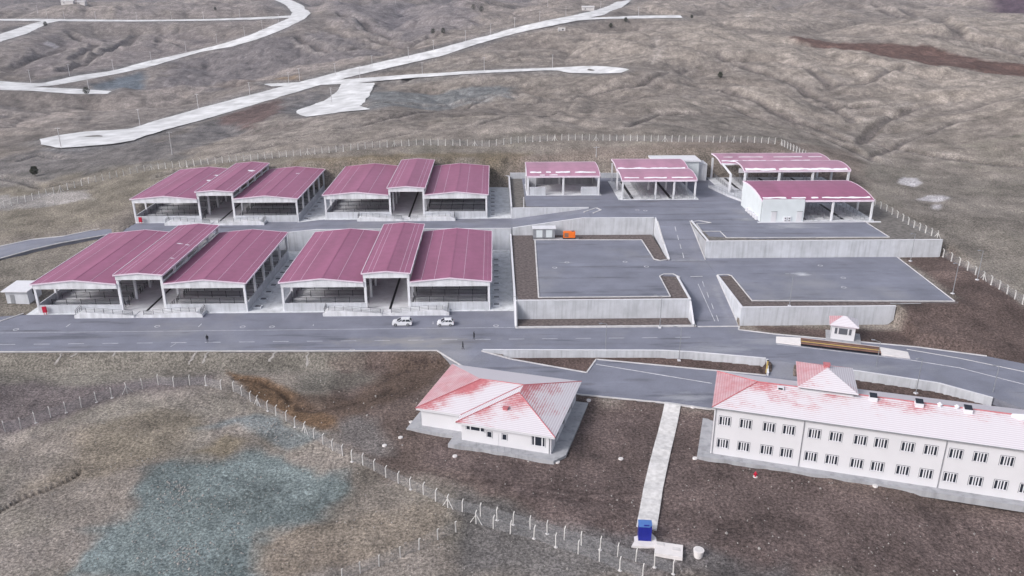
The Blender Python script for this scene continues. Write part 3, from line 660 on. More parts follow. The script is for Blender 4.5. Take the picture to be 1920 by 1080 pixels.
# road markings
mb = MB()
def dash(a, b, w=.16, z=.006):
    d = Vector((b[0]-a[0], b[1]-a[1], 0)).normalized(); n = Vector((-d.y, d.x, 0)) * w / 2
    za = a[2] if len(a) > 2 else 0; zb = b[2] if len(b) > 2 else 0
    mb.face([(a[0]-n.x,a[1]-n.y,za+z),(b[0]-n.x,b[1]-n.y,zb+z),(b[0]+n.x,b[1]+n.y,zb+z),(a[0]+n.x,a[1]+n.y,za+z)])
dash((-190,160.6),(4,161.6),.14)
for i in range(34):
    x = -118 + 7.1 * i
    if x > 40: break
    y = 154.9 + (x + 118) * .004; dash((x, y), (x + 3.3, y), .17)
for i in range(4):
    y = 163 + i * 4.6; dash((49.4, y, (y-161)*.22), (49.5, y + 2.3, (y+2.3-161)*.22), .16, .03)
    y = 194.5 + i * 4.6; dash((48.4+.25*i, y, 4.5+(y-193.5)*.22), (48.6+.25*i, y + 2.6, 4.5+(y+2.6-193.5)*.22), .18, .03)
dash((48.6,163,.44),(48.2,178,3.74),.14,.03)
dash((45,161.2),(53,161.2),.2); dash((45,193.4,4.5),(53.5,193.4,4.5),.15,.01); dash((47,181,4.5),(50,181.2,4.5),.4,.02)
for cx, cy, z in ((455,613,0),(510,613,0),(930,611,0),(295,612,0),(30,618,0),(660,657,0),(1063,492,4.5),(1172,491,4.5),(1212,500,4.5),(1040,502,4.5),(1538,498,4.5),(1582,539,4.5),(1581,521,4.5),(1502,515,4.5),(1210,395,9),(1195,394,9)):
    q = P(cx, cy, z); r0, r1 = .42, .62
    for k in range(12):
        a, b = k * math.pi / 6, (k + 1) * math.pi / 6
        mb.face([(q[0]+r0*math.cos(a),q[1]+r0*math.sin(a),z+.03),(q[0]+r1*math.cos(a),q[1]+r1*math.sin(a),z+.03),(q[0]+r1*math.cos(b),q[1]+r1*math.sin(b),z+.03),(q[0]+r0*math.cos(b),q[1]+r0*math.sin(b),z+.03)])
for (x0,y0,x1,y1) in ((372,613,378,607),(587,611,588,608),(812,608,812,603),(320,650,330,644),(124,613,132,607)):
    a = P(x0,y0,0); b = P(x1,y1,0); dash(a, b, .18)
struct(mb.build("road_marking", "marking"))
# ------------------------------------------------------------------ retaining walls
def rwall(label, pts, th=.4, coping=True, mat="wall_concrete"):
    base_ = pts[0]; t = thing("retaining_wall", label, "wall", (base_[0], base_[1], base_[2]))
    loc = [(p[0]-base_[0], p[1]-base_[1], p[2]-base_[2], p[3]-base_[2]) for p in pts]
    mb = MB(); mb.wall(loc, th); mb.build("wall_panel", mat, t)
    if coping:
        mb = MB()
        for a, b in zip(loc, loc[1:]):
            d = Vector((b[0]-a[0], b[1]-a[1], 0)).normalized(); n = Vector((-d.y, d.x, 0)) * th / 2
            mb.bar((a[0]+n.x, a[1]+n.y, a[3] + .05), (b[0]+n.x, b[1]+n.y, b[3] + .05), th + .1, .09)
        mb.build("coping", "trim_white", t)
    return t
rwall("long stained concrete wall holding the left car park above the planting strip", [(4.55,165.95,-.6,4.55),(43.6,165.95,-.6,4.55)])
rwall("side wall of the left car park sloping beside the ramp road", [(43.62,165.9,-1,4.6),(44.0,181.4,-1,4.6)], .3)
rwall("thin low wall beside planting strip running down to the road corner", [(43.64,161.3,-1,.5),(43.64,165.8,-1,4.2)], .3)
rwall("narrow wall between the front right hall yard and left car park", [(4.5,161.4,-1,.4),(4.5,165.9,-1,4.5),(4.5,216.9,-1,4.7)], .35)
rwall("concrete wall below the right car park, cut off diagonally at its east end", [(53.6,161.0,-1,4.5),(83.6,161.0,-1,4.5)], .38)
mb = MB(); mb.extr([(84.0-83.6,0),(86,0)] and [(0,-1),(1.6,-1),(4.0,1.2),(4.0,5.6-1.1),(0,4.5)], 'y', 0, .38); 
w_ = thing("retaining_wall", "angled end piece of the concrete wall behind the guard booth", "wall", (83.62,161.0,0)); mb.build("wall_panel", "wall_concrete", w_); MB().box(0,4.0,-.05,.43,4.5,4.6).build("coping","trim_white",w_)
rwall("wedge shaped wall between the lower ramp road and right car park", [(53.62,181.6,3.9,4.6),(53.58,161.4,-1,4.55)], .3)
rwall("tall pale wall between the right car park and the upper yard", [(53.95,195.0,4.2,9.0),(115.2,195.0,4.2,9.0)])
rwall("wall along the upper ramp road beside the upper yard corner", [(54.4,214.0,8.8,9.2),(54.35,195.4,4.4,9.1)], .3)
rwall("long wall behind the two front halls carrying the rear road", [(-58,217.0,-.5,5.5),(-50,217.0,-.5,6.3),(4.5,217.0,-.5,6.3)], .33)
rwall("lower grey wall piece behind the front left hall", [(-67,217.0,-.5,4.7),(-58.1,217.0,-.5,4.7)], .33)
rwall("wall behind the left car park rising beside white container", [(4.9,216.95,4.0,6.4),(24.5,216.95,4.0,9.2),(44.6,216.95,4.0,9.2)], .38)
rwall("wall falling along the upper ramp road above the left car park", [(44.9,217.0,4.2,9.2),(44.28,193.6,4.0,4.8)], .32)
rwall("low tapering wall in front of the small open shelter yard", [(5.1,228.0,5.8,9.3),(27.5,228.0,8.8,9.3)], .3)
rwall("wall between the rear right hall yard and small shelter yard", [(5.0,228.4,5.8,9.6),(5.0,268,5.8,9.8)], .35)
rwall("back wall behind the rear right hall yard", [(-8,269.6,5.5,9.4),(4.9,269.6,5.5,9.6)], .35)
rwall("low back wall behind the small shelter and canopy", [(5.2,268.2,8.8,10.8),(36,268.2,8.8,10.8)], .3); rwall("low back wall between the canopy and flat roofed hut", [(36.2,268.2,8.8,10.6),(72,268.2,8.8,10.4)], .3)
SW = [P(905,657,.2), P(1240,658,.2), P(1300,661,.2), P(1436,673,.2)]
rwall("low white parapet wall along the south side of the road above car park", [(*SW[0],-1.4,.25),(*SW[1],-1.8,.25),(*SW[2],-1.8,.25),(*SW[3],-1.8,.25)], .3)
rwall("short end wall of the parapet beside the car park entrance", [(*P(1437,674,.2),-1.4,.25),(*P(1438,703,-1.0),-1.8,-.6)], .3)
SE = [P(1497,683,.2), P(1610,697,.2), P(1760,719,.2), P(1862,745,.2)]
rwall("long grey parapet wall between the road and the two storey building", [(*SE[0],-1.8,.25),(*SE[1],-1.8,.25),(*SE[2],-1.9,.2),(*SE[3],-2,.0)], .3)
# ------------------------------------------------------------------ livestock halls
HW, XA, XB, HD, EZ, CZ = 47.6, 19.1, 29.0, 39.6, 7.0, 9.1
def hall():
    t = thing("open_hall", "x", "hall")
    MB().box(.05, HW-.05, .1, HD-.1, -.9, .3).build("floor", "floor_concrete", t)
    for a, b in ((.3, XA), (XB, HW-.3)): MB().box(a, b, 0, .25, -.9, 2.0).build("low_wall", "wall_concrete", t)
    MB().box(0, .25, .3, HD-.3, -.9, 2.1).build("low_wall", "wall_concrete", t); MB().box(HW-.25, HW, .3, HD-.3, -.9, 2.1).build("low_wall", "wall_concrete", t)
    MB().box(.3, HW-.3, HD-.28, HD-.02, -.9, 2.2).build("low_wall", "wall_concrete", t)
    ysx = [.02 + i * (HD - .54) / 5 for i in range(6)]
    co = MB().box(-.25, .25, 0, .5, -.9, EZ - .3); co.extr([(0.25, EZ-1.4), (.25, EZ-.4), (1.0, EZ-.4)], 'y', .08, .42)
    cm = co.mesh("column", "precast")
    ci = MB().box(-.27, .27, 0, .54, -.9, CZ - .3); ci.extr([(0.27, CZ-1.2), (.27, CZ-.4), (.95, CZ-.4)], 'y', .08, .42); ci.extr([(-.27, EZ-1.2), (-.27, EZ-.4), (-.9, EZ-.4)], 'y', .08, .42)
    cim = ci.mesh("column", "precast")
    for y in ysx:
        inst(cm, "column", t, (.26, y, 0)); inst(cm, "column", t, (HW-.26, y + .5, 0), math.pi)
        inst(cim, "column", t, (XA, y, 0)); inst(cim, "column", t, (XB, y + .5, 0), math.pi)
    def gable(x0, x1, z, rise, y0, y1, dep=.75):
        m = (x0 + x1) / 2
        return MB().extr([(x0, z - dep), (x1, z - dep), (x1, z), (m, z + rise), (x0, z)], 'y', y0, y1)
    spans = [(0, XA - .3, EZ, .95), (XA - .3, XB + .3, CZ, .5), (XB + .3, HW, EZ, .9)]
    for x0, x1, z, rise in spans:
        gable(x0, x1, z - .12, rise, -.14, .12, .95).build("gable_beam", "precast", t); gable(x0, x1, z - .12, rise, HD - .12, HD + .14).build("gable_beam", "precast", t)
        for i in range(1, 5): gable(x0 + .1, x1 - .1, z - .15, rise, ysx[i] + .1, ysx[i] + .4, .6).build("rafter", "precast", t)
    for k, (x0, x1, z, rise) in enumerate(spans):
        e = .35 if k == 1 else 0; a = x0 - (.35 if k != 2 else -.05) ; b = x1 + (.35 if k != 0 else -.05); m = (x0 + x1) / 2
        if k == 1: a, b = x0 - .25, x1 + .25
        th = .14; y0, y1 = -.25, HD + .25
        mb = MB(); mb.extr([(a, z), (m, z + rise), (b, z), (b, z + th), (m, z + rise + th), (a, z + th)], 'y', y0, y1)
        sl_ = rise / (m - x0)
        lines = {0: (.06, .12, .26, .7), 1: (.12, .22, .78, .88), 2: (.14, .3, .66, .9, .95)}[k]
        for f in lines:
            xx = a + (b - a) * f; zz_ = z + th + rise - abs(xx - m) * sl_
            mb.box(xx - .024, xx + .024, y0 + .3, y1 - .2, zz_ - .03, zz_ + .03, 1)
        mb.box(m - .22, m + .22, y0 + .05, y1 - .05, z + rise + th - .05, z + rise + th + .03, 0)
        r = mb.build("roof", ["purple_sheet", "trim_pink"], t)
        tr_ = MB(); zf = z + th + .03
        tr_.extr([(a-.02, z-.1), (m, z+rise-.1), (b+.02, z-.1), (b+.02, zf+.02), (m, zf+rise+.02), (a-.02, zf+.02)], 'y', y0-.12, y0-.005)
        tr_.extr([(a-.02, z-.1), (m, z+rise-.1), (b+.02, z-.1), (b+.02, zf+.02), (m, zf+rise+.02), (a-.02, zf+.02)], 'y', y1+.005, y1+.12)
        if k != 2: tr_.box(a-.16, a-.01, y0, y1, z-.15, zf+.06)
        if k != 0: tr_.box(b+.01, b+.16, y0, y1, z-.15, zf+.06)
        tr_.build("roof_trim", "trim_pink", t)
    for x in (XA, XB):
        MB().box(x-.12, x+.12, .6, HD-.6, CZ-.45, CZ-.1).box(x-.1, x+.1, .6, HD-.6, EZ+.25, EZ+.5).build("clerestory_beam", "precast", t)
    for x in (.26, HW-.26): MB().box(x-.15, x+.15, .6, HD-.6, EZ-.55, EZ-.14).build("eaves_beam", "precast", t)
    MB().box(24.2, 24.75, .2, HD-.4, .2, .325).build("drain_channel", "black", t)
    # pens
    rl = MB(); L_ = XA - 2.4
    for z in (.45, .8, 1.15, 1.5): rl.box(0, L_, -.045, .045, z + .25, z + .34)
    for i in range(6): rl.box(L_*i/5-.05, L_*i/5+.05, -.05, .05, .3, 1.9)
    rm = rl.mesh("pen_rail", "dark_metal")
    tb = MB().box(0, L_, -.4, .4, .3, .75).box(0, L_, -.5, -.4, .3, .95).box(0, L_, .4, .5, .3, .95).mesh("feed_trough", "floor_concrete")
    for i in range(8):
        y = 4.1 + i * 4.5
        for x in (1.2, XB + 1.0):
            inst(rm, "pen_rail", t, (x, y, 0)); 
            if i % 2 == 0: inst(tb, "feed_trough", t, (x, y + 1.3, 0))
    gl = MB()
    for z in (.6, .95, 1.3, 1.6): gl.box(-.03, .03, 0, 2.6, z, z + .06)
    for y in (0, 1.3, 2.6): gl.box(-.05, .05, y-.05, y+.05, .3, 1.8)
    gm = gl.mesh("pen_gate", "dark_metal")
    for i in range(8):
        inst(gm, "pen_gate", t, (XA - .6 - .3*(i%2), 1.2 + i * 4.5, 0), -.25 if i % 3 == 0 else 0); inst(gm, "pen_gate", t, (XB + .6, 1.2 + i * 4.5, 0), .2 if i % 3 == 1 else 0)
    # loading ramps with railings, mirrored about the aisle
    for s in (-1, 1):
        c0 = 24.0; X_ = lambda d: c0 + s * d
        mb = MB(); prof = [(X_(.9), -.9), (X_(14.2), -.9), (X_(14.2), .6), (X_(13), 1.15), (X_(9.5), 1.15), (X_(1), .42)]
        prof = prof if s > 0 else prof
        mb.extr(prof, 'y', -3.0, -.02); mb.build("loading_ramp", "floor_concrete", t)
        MB().extr([(X_(.9), -.85), (X_(14.3), -.85), (X_(14.3), .68), (X_(13), 1.25), (X_(9.5), 1.25), (X_(1), .52)], 'y', -3.2, -3.0).build("ramp_kerb", "precast", t)
        rr = MB(); pts = [(1.2, .65), (3.4, .82), (5.6, 1.02), (7.6, 1.2), (9.6, 1.4), (11.5, 1.4), (12.9, 1.4)]
        for i, (d, z) in enumerate(pts):
            rr.box(X_(d)-.04, X_(d)+.04, -3.12, -3.04, z, z + 1.05)
            if i: 
                for h in (.35, .7, 1.05): rr.bar((X_(pts[i-1][0]), -3.08, pts[i-1][1]+h), (X_(d), -3.08, z+h), .055, .055)
        for k in range(9): rr.box(X_(1.3+k*.22)-.02, X_(1.3+k*.22)+.02, -3.11, -3.07, .7, 1.6)
        rr.build("railing", "window_grey", t)
        rr = MB()
        for i in range(4):
            y = -2.9 + i * .9; rr.box(X_(14)-.04, X_(14)+.04, y-.04, y+.04, .7, 1.9)
        for h in (1.1, 1.5, 1.9): rr.bar((X_(14), -2.9, h), (X_(14), -.2, h+.35), .05, .05)
        rr.build("railing", "dark_metal", t)
    MB().extr([(22.9, -.9), (25.1, -.9), (25.1, .3), (22.9, .3)], 'y', -3.1, .0).build("ramp_landing", "precast", t)
    return t
h1 = hall(); index(h1); halls = []
for i, (x, y, z, lab) in enumerate([(-104.6,172.0,0,"large open hall with purple roofs, front row left, beside the small flat roofed shed"),
        (-48.9,172.0,0,"large open hall with purple roofs, front row right, two white cars parked before it"),
        (-105.2,228.6,5.3,"large open hall with purple roofs, rear row left, snow remnants on its left roof"),
        (-49.9,229.4,6.0,"large open hall with purple roofs, rear row right, next to the small open shelter")]):
    o = h1 if i == 0 else copy_tree(h1); o.location = (x, y, z); o['label'] = lab; o['group'] = "open halls with purple roofs"; halls.append(o)
def snowpatch(parent, pts, name="snow_patch"):
    mb = MB()
    for (cx, cy, z, a, b, sl_) in pts:
        n = 11; ring = []
        for k in range(n):
            an = 2 * math.pi * k / n; r = random.uniform(.55, 1.1); x = cx + a * r * math.cos(an); ring.append((x, cy + b * r * math.sin(an), z + (x - cx) * sl_ + .05))
        mb.face(ring)
    return mb.build(name, "snow", parent)
sl0 = .95 / 9.4
def zroof(x): return EZ + .14 + .95 - abs(x - 9.4) * sl0 if x < XA - .3 else CZ + .14 + .5 - abs(x - 24.05) * (.5 / 5.25)
snowpatch(halls[2], [(17.2, 8.5+i*2.2, zroof(17.2), .5+.3*(i%2), .5, -sl0) for i in range(6)] + [(16.0, 22, zroof(16), 1.6, 1.3, -sl0), (15.6, 29, zroof(15.6), 1.5, .8, -sl0), (27, 27, zroof(27), 1.6, 1.1, -.095), (40.5, 30, zroof(0)+.65, 1.5, .5, 0), (42.5, 29, zroof(0)+.45, .9, .5, -.09)])
snowpatch(halls[0], [(25.5, 22, zroof(25.5), .9, .3, -.095), (27.5, 21.5, zroof(27.5), .7, .3, -.095), (27.6, 11, zroof(27.6), .6, .25, -.095), (16.4, 24, zroof(16.4), .6, .3, -sl0)])
# pits beside the halls
pit = thing("manure_pit", "x", "pit"); MB().box(-.9,.9,-.8,.8,-.2,.35).build("pit_wall","floor_concrete",pit); MB().box(-.6,.6,-.5,.5,.3,.37).build("pit_opening","window_grey",pit); index(pit); first = True
for (hx, hy, hz_, hn, inn) in ((-1.3,172,0,"front right hall",8),(-56.9,172,0,"front left hall",8),(-2.2,229.4,6,"rear right hall",7),(-57.5,228.6,5.3,"rear left hall",6)):
    for k in range(inn):
        o = pit if first else copy_tree(pit); first = False
        o.location = (hx + 1.5, hy + 2.6 + k * 4.7, hz_ + .01); o['group'] = "concrete pits along the east side of the " + hn
        o['label'] = ["nearest","second","third","fourth","fifth","sixth","seventh","eighth"][k] + " square concrete pit from the front beside the east wall of the " + hn
# ------------------------------------------------------------------ small canopies
def arc(y0, y1, z0, rise, n=9, skew=1.0):
    return [(y0 + (y1 - y0) * i / n, z0 + rise * (1 - (1 - i / n) ** 3.2) - .25 * rise * (i / n) ** 4) for i in range(n + 1)]
def vault(parent, x0, x1, prof, th=.18, mat='faded_sheet'):
    n = len(prof); mb = MB()
    mb.extr(prof + [(p, z - th) for p, z in reversed(prof)], 'x', x0, x1); mb.build("roof", mat, parent)
    tr_ = MB()
    for a, b in ((x0 - .16, x0 - .01), (x1 + .01, x1 + .16)):
        tr_.extr([(p, z + .06) for p, z in prof] + [(p, z - .34) for p, z in reversed(prof)], 'x', a, b)
    p, z = prof[0]; tr_.box(x0, x1, p - .2, p - .01, z - .45, z + .05)
    p, z = prof[-1]; tr_.box(x0, x1, p + .01, p + .2, z - .45, z + .05)
    tr_.build("roof_trim", "trim_pink", parent)
def snowline(parent, x0, x1, y, zf, w=.5, gaps=(), seed=1):
    w *= 1.25; xs = np.arange(x0, x1, .5); A_ = w * (.75 + .5 * fbm(xs / 2.1, xs * 0 + seed, 2, seed)); B_ = w * (.7 + .6 * fbm(xs / 1.7, xs * 0 + seed, 2, seed + 9))
    run = []
    def flush():
        if len(run) > 1:
            mb = MB()
            for a, b in zip(run, run[1:]):
                mb.face([(xs[a], y - A_[a], zf(y - A_[a]) + .09), (xs[b], y - A_[b], zf(y - A_[b]) + .09), (xs[b], y, zf(y) + .16), (xs[a], y, zf(y) + .16)])
                mb.face([(xs[a], y, zf(y) + .16), (xs[b], y, zf(y) + .16), (xs[b], y + B_[b], zf(y + B_[b]) + .09), (xs[a], y + B_[a], zf(y + B_[a]) + .09)])
            mb.build("snow_strip", "snow", parent)
        run.clear()
    for i, x in enumerate(xs):
        if any(a < (x - x0) / (x1 - x0) < b for a, b in gaps): flush()
        else: run.append(i)
    flush()
def fprof(prof): 
    ys_, zs_ = [p for p, _ in prof], [z for _, z in prof]; return lambda y: float(np.interp(y, ys_, zs_))
def cols(parent, pts, w=.45):
    for x, y, h in pts: MB().box(x-w/2, x+w/2, y-w/2, y+w/2, -.3, h).build("column", "precast", parent)
# shelter with two bays
s = thing("open_shelter", "small two bay open shelter with curved pink roof and front half walls", "shelter", (10.0, 244.2, 9.0))
pr = arc(0, 15, 6.1, 1.7); vault(s, 0, 22.6, pr)
cols(s, [(.3,.3,6),(11.3,.3,6),(22.3,.3,6),(.3,14.6,6),(22.3,14.6,6),(11.3,14.6,6)], .6)
MB().box(-.2, 23.2, -.3, 15.2, -.3, .12).build("floor", "floor_concrete", s)
MB().box(.8, 5.8, -.1, .15, .12, 2.7).build("half_wall", "wall_concrete", s); MB().box(16.8, 22, -.1, .15, .12, 2.7).build("half_wall", "wall_concrete", s)
MB().box(.3, 22.3, 14.9, 15.2, .12, 5.6).build("back_wall", "concrete", s); MB().box(22.2, 22.5, 1, 14.4, .12, 3).build("side_wall", "concrete", s); MB().box(.1, .35, 1, 14.4, .12, 3).build("side_wall", "concrete", s)
MB().box(1.2, 3.4, 11, 13, .12, 4.6).build("store_box", "wall_concrete", s)
fz = fprof(pr); snowline(s, 1, 21.8, 2.2, fz, .45, ((.18,.22),(.33,.37),(.62,.66)), 3); snowline(s, 4, 10, .5, fz, .2, ((.3,.5),), 4)
# canopy over loading bays
def bays(parent, x0, x1, y0, y1, drains, rails):
    MB().box(x0 - .8, x1 + .8, y0 - .3, y1 + .3, -.4, .25).build("floor", "yard", parent)
    for x in drains: MB().box(x, x + .9, y0 + .5, y1 - .5, .1, .28).build("drain_channel", "black", parent)
    for x in rails:
        mb = MB()
        for z in (.7, 1.1, 1.5): mb.box(x - .04, x + .04, y0 + .3, y1 - .3, z, z + .07)
        k = int((y1 - y0) / 2.4)
        for i in range(k + 1): y = y0 + .3 + i * (y1 - y0 - .6) / k; mb.box(x - .06, x + .06, y - .06, y + .06, .25, 1.7)
        mb.build("railing", "galv", parent)
    mb = MB()
    for i in range(int((x1 - x0) / 1.2)):
        x = x0 + .5 + i * 1.2
        if (i // 3) % 2 == 0: mb.box(x - .05, x + .05, y0 - .05, y0 + .05, .25, 1.5); mb.box(x, x + 1.2, y0 - .03, y0 + .03, 1.4, 1.48); mb.box(x, x + 1.2, y0 - .03, y0 + .03, .9, .96)
    mb.build("front_rail", "galv", parent)
s = thing("open_canopy", "pink twin vaulted canopy with snow over railed loading bays", "canopy", (38.6, 238.0, 9.0))
p1 = arc(0, 11.6, 6.1, 1.3, 9, .85); p2 = arc(11.7, 24, 6.7, 1.3, 9, .85)
vault(s, 0, 22.8, p1); vault(s, 0, 22.8, p2)
cols(s, [(.3,.3,6),(10.4,.3,6),(16.0,.3,6),(22.5,.3,6),(.3,11.7,6.4),(22.5,11.7,6.4),(.3,23.7,6.4),(22.5,23.7,6.4),(10.4,12,6.3),(16,12,6.3)], .5)
bays(s, 0, 22.8, .0, 24, (3.0, 14.8), (1.2, 6.2, 8.2, 12.2, 18.8, 21))
snowline(s, .8, 22, 1.3, fprof(p1), .35, ((.22,.26),(.62,.68)), 5); snowline(s, .4, 22.2, 12.5, fprof(p1[:-1] + p2), .55, (), 6)
# large canopy behind white hall
s = thing("open_canopy", "high pale pink canopy with snow lines, behind the white panelled building", "canopy", (73.0, 243.6, 9.0))
p1 = arc(0, 10.8, 7.6, 1.2, 9, .85); p2 = arc(10.9, 23, 7.7, 1.1, 9, .85); vault(s, 4.4, 37.6, p1); vault(s, 0, 36, p2)
MB().box(.2, 4.2, 10.4, 10.8, 7.2, 7.6).build('tie_beam', 'precast', s)
cols(s, [(4.8,.3,7.6),(15.5,.3,7.6),(26,.3,7.6),(37.2,.3,7.6),(.4,.6,6.4),(.4,22.6,7.1),(36.5,11.2,7.2),(36.5,22.6,7.1),(12.5,22.6,7.1),(24.5,22.6,7.1)], .6)
MB().bar((.4, .6, 6.4), (.4, 11, 7.6), .4, .5).build("side_beam", "precast", s)
bays(s, 0, 37.6, .0, 23, (4.6, 16, 27), (1.5, 7.5, 10, 13.8, 20, 24, 31, 35))
MB().box(6, 32, 11.0, 11.2, 4.5, 6.0).build("hanging_panel", "trim_white", s)
snowline(s, 4.8, 37.2, .75, fprof(p1), .6, ((.30,.31),), 7); snowline(s, .5, 30, 12.4, fprof(p2), .5, ((.2,.23),(.5,.53)), 8); snowline(s, 2, 35, 16, fprof(p2), .3, ((.1,.15),(.4,.5),(.8,.84)), 9)
# white panelled building with open side
s = thing("panelled_building", "white panel building with purple roof and open right half", "building", (73.3, 213.0, 9.0))
pr = [(0,6.0),(3.2,6.75),(6.5,7.25),(10,7.5),(13,7.55),(16,7.45),(18.6,7.2)]
vault(s, .2, 31.2, pr, mat='purple_sheet')
wp = [(0,.0),(17.9,.0),(17.9,6.95),(13,7.25),(10,7.2),(6.5,6.95),(3.2,6.45),(0,5.7)]
MB().extr(wp, 'x', 0, .2).build("wall", "panel_white", s)
MB().box(.21, 11.8, -.35, -.15, 0, 6.4).build("wall", "panel_white", s); MB().extr([(-.3,0),(17.9,0),(17.9,6.9),(13,7.2),(6.5,6.9),(-.3,5.6)], 'x', 11.8, 12.0).build("wall", "panel_white", s)
for x in (2.9, 10.0):
    d_ = MB().box(x, x+1.5, -.45, -.36, .05, 2.9).build("door", "white_wall", s); MB().box(x-.12, x+1.62, -.5, -.46, 2.9, 3.05).build("door_frame", "galv", d_)
for x in (6.5, 7.6): MB().box(x, x+.75, -.75, -.36, .1, 1.5).box(x+.2, x+.5, -.78, -.75, .3, .6, 1).box(x+.2, x+.5, -.78, -.75, .95, 1.25, 1).build("air_unit", ["trim_white", "black"], s)
for k in range(5): MB().box(-.65, -.02, 1.5+k*2.2, 2.6+k*2.2, .1, 1.1).build("air_unit", "trim_white", s)
cols(s, [(20.0,.2,6),(31.0,.2,6),(31,9,7.1),(31,18.2,6.9),(20,18.2,6.9),(12.6,18.2,6.9)], .5)
bays(s, 12.2, 31.2, .4, 18.2, (12.6, 23.2), (15, 18.3, 20.6, 26.6, 29.6))
MB().box(-.8, 33.5, -1.2, -.5, -.3, .12).build("kerb", "trim_white", s)
snowline(s, .6, 31, 1.4, fprof(pr), .4, ((.22,.25),(.4,.43),(.52,.54)), 11)
# raised platform with railings west of it
s = thing("loading_platform", "white raised platform with railings left of the white panel building", "platform", (*P(1328,352,9), 9.02))
a = P(1328,352,9); mb = MB(); pl = [(0,0),(7,0),(11,-14),(11,-21),(6.5,-21),(3,-12)]; mb.prism(pl, -.1, .7); mb.build("deck", "wall_concrete", s)
mb = MB()
for (x0,y0),(x1,y1) in (((0,0),(3,-12)),((3,-12),(6.5,-21)),((6.5,-21),(11,-21))):
    n = int(math.hypot(x1-x0,y1-y0)/1.6)
    for i in range(n + 1): f = i / n; mb.tube((x0+(x1-x0)*f,y0+(y1-y0)*f,.7),(x0+(x1-x0)*f,y0+(y1-y0)*f,1.8),.04)
    for h in (1.2, 1.8): mb.tube((x0,y0,h),(x1,y1,h),.035)
mb.build("railing", "galv", s)
# flat roofed hut behind
a = P(1252, 333, 10.5)
s = thing("flat_roofed_hut", "pale flat roofed hut with snow, behind the canopy", "hut", (54.0, 262.5, 9.0))
MB().box(0, 14, 0, 8, -.2, 6.6).build("wall", "panel_white", s); MB().box(-1.6, 14.4, -.5, 8.4, 6.62, 7.1).build("roof", "trim_white", s); MB().box(14.02, 17, 1, 7, 0, 5.6).build("annex", "wall_concrete", s)
MB().box(1, 3.2, -.06, -.01, 0, 2.5).build("door", "galv", s)
# ------------------------------------------------------------------ container, generator
q = P(1020, 447, 4.5); s = thing("site_container", "white and grey site container before the rear wall", "container", (q[0]-3.05, q[1], 4.5))
MB().box(0, 6.1, 0, 2.4, .15, 2.7).build("body", "galv", s); MB().box(-.25, 6.35, -.25, 2.65, 2.72, 2.95).build("roof", "trim_white", s)
for x in (.9, 3.6): MB().box(x, x+1.7, -.05, -.01, .3, 2.4).build("panel", "panel_white", s)
MB().box(-.1, 6.2, .1, 2.3, 0, .15).build("skid", "dark_metal", s)
q = P(1067, 448, 4.5); s = thing("generator", "bright orange generator box next to the white container", "generator", (q[0]-1.6, q[1], 4.5))
MB().box(0, 3.3, 0, 1.4, .3, 1.95).build("housing", "orange_paint", s); MB().box(-.1, 3.4, .05, 1.35, 0, .3).build("fuel_base", "dark_metal", s)
MB().box(2.3, 3.0, .3, 1.0, 1.96, 2.15).build("exhaust_cover", "rust_wood", s); MB().box(.3, 1.4, -.03, -.01, .5, 1.7).build("louvre", "rust_wood", s)
plat("pavement", [P(1000,449,4.5),P(1085,449,4.5),P(1085,445,4.5),P(1000,445,4.5)], 4.42, 4.0, "concrete")
# ------------------------------------------------------------------ shed bottom left
q = P(18, 570, 0.6); s = thing("flat_roofed_shed", "small cream flat roofed shed at the west end of the front left hall", "shed", (*P(14, 569, .3), .3), R(-2))
MB().box(0, 5.2, 0, 5.4, -.8, 3.0).build("wall", "wall_concrete", s)
mb = MB(); mb.extr([(-.6, 3.02), (6.0, 3.4), (6.0, 3.58), (-.6, 3.2)], 'x', -.6, 5.6); mb.build("roof", "trim_white", s)
MB().box(5.21, 5.28, 2, 3.2, 1.6, 3.0).build("window", "glass", s); MB().box(1, 2, -.05, -.01, 0, 2.2).build("door", "galv", s)
# red fire cabinets
def cabinet(x, y, z, lab):
    s = thing("fire_cabinet", lab, "fire cabinet", (x, y, z), 0, "red fire cabinets"); MB().box(-.45, .45, -.3, 0, .5, 1.9).box(-.3,-.2,-.25,-.15,0,.5).box(.2,.3,-.25,-.15,0,.5).build("cabinet", "red_paint", s); MB().box(-.36, .36, -.34, -.31, .6, 1.8).build("cabinet_door", "red_paint", s)
cabinet(-102.7, 171.5, 0, "red fire cabinet at the left corner column of the front left hall")
cabinet(*P(1272,594,.15), .15, "red fire cabinet before the stained car park wall near the ramp road")
cabinet(-103.3, 228.0, 5.3, "red fire cabinet at the left corner column of the rear left hall")
cabinet(*P(70, 547, .4), .4, "red fire cabinet behind the left corner column by the shed")
# ------------------------------------------------------------------ weighbridge and booth
wb = [P(1455,643,0), P(1707,673,0)]; dx, dy = wb[1][0]-wb[0][0], wb[1][1]-wb[0][1]; L_ = math.hypot(dx, dy); an = math.atan2(dy, dx)
s = thing("weighbridge", "long brown weighbridge deck with whitewashed ramps at both ends", "weighbridge", (*wb[0], 0), an)
f1, f2 = L_*.19, L_*.79
MB().extr([(0, 0), (f1, 0), (f1, .42), (.2, .06)], 'y', 0, 3.4).build("ramp", "whitewash", s); MB().extr([(f2, 0), (L_, 0), (L_-.2, .06), (f2, .42)], 'y', 0, 3.4).build("ramp", "whitewash", s)
mb = MB(); mb.box(f1+.05, f2-.05, .15, 3.3, .2, .44, 0)
for y in (.75, 1.7, 2.6): mb.box(f1+.05, f2-.05, y, y+.12, .441, .5, 1)
mb.build("deck", ["rust_wood", "dark_metal"], s); MB().box(f1, f2, .3, 3.2, .0, .2).build("pit", "black", s)
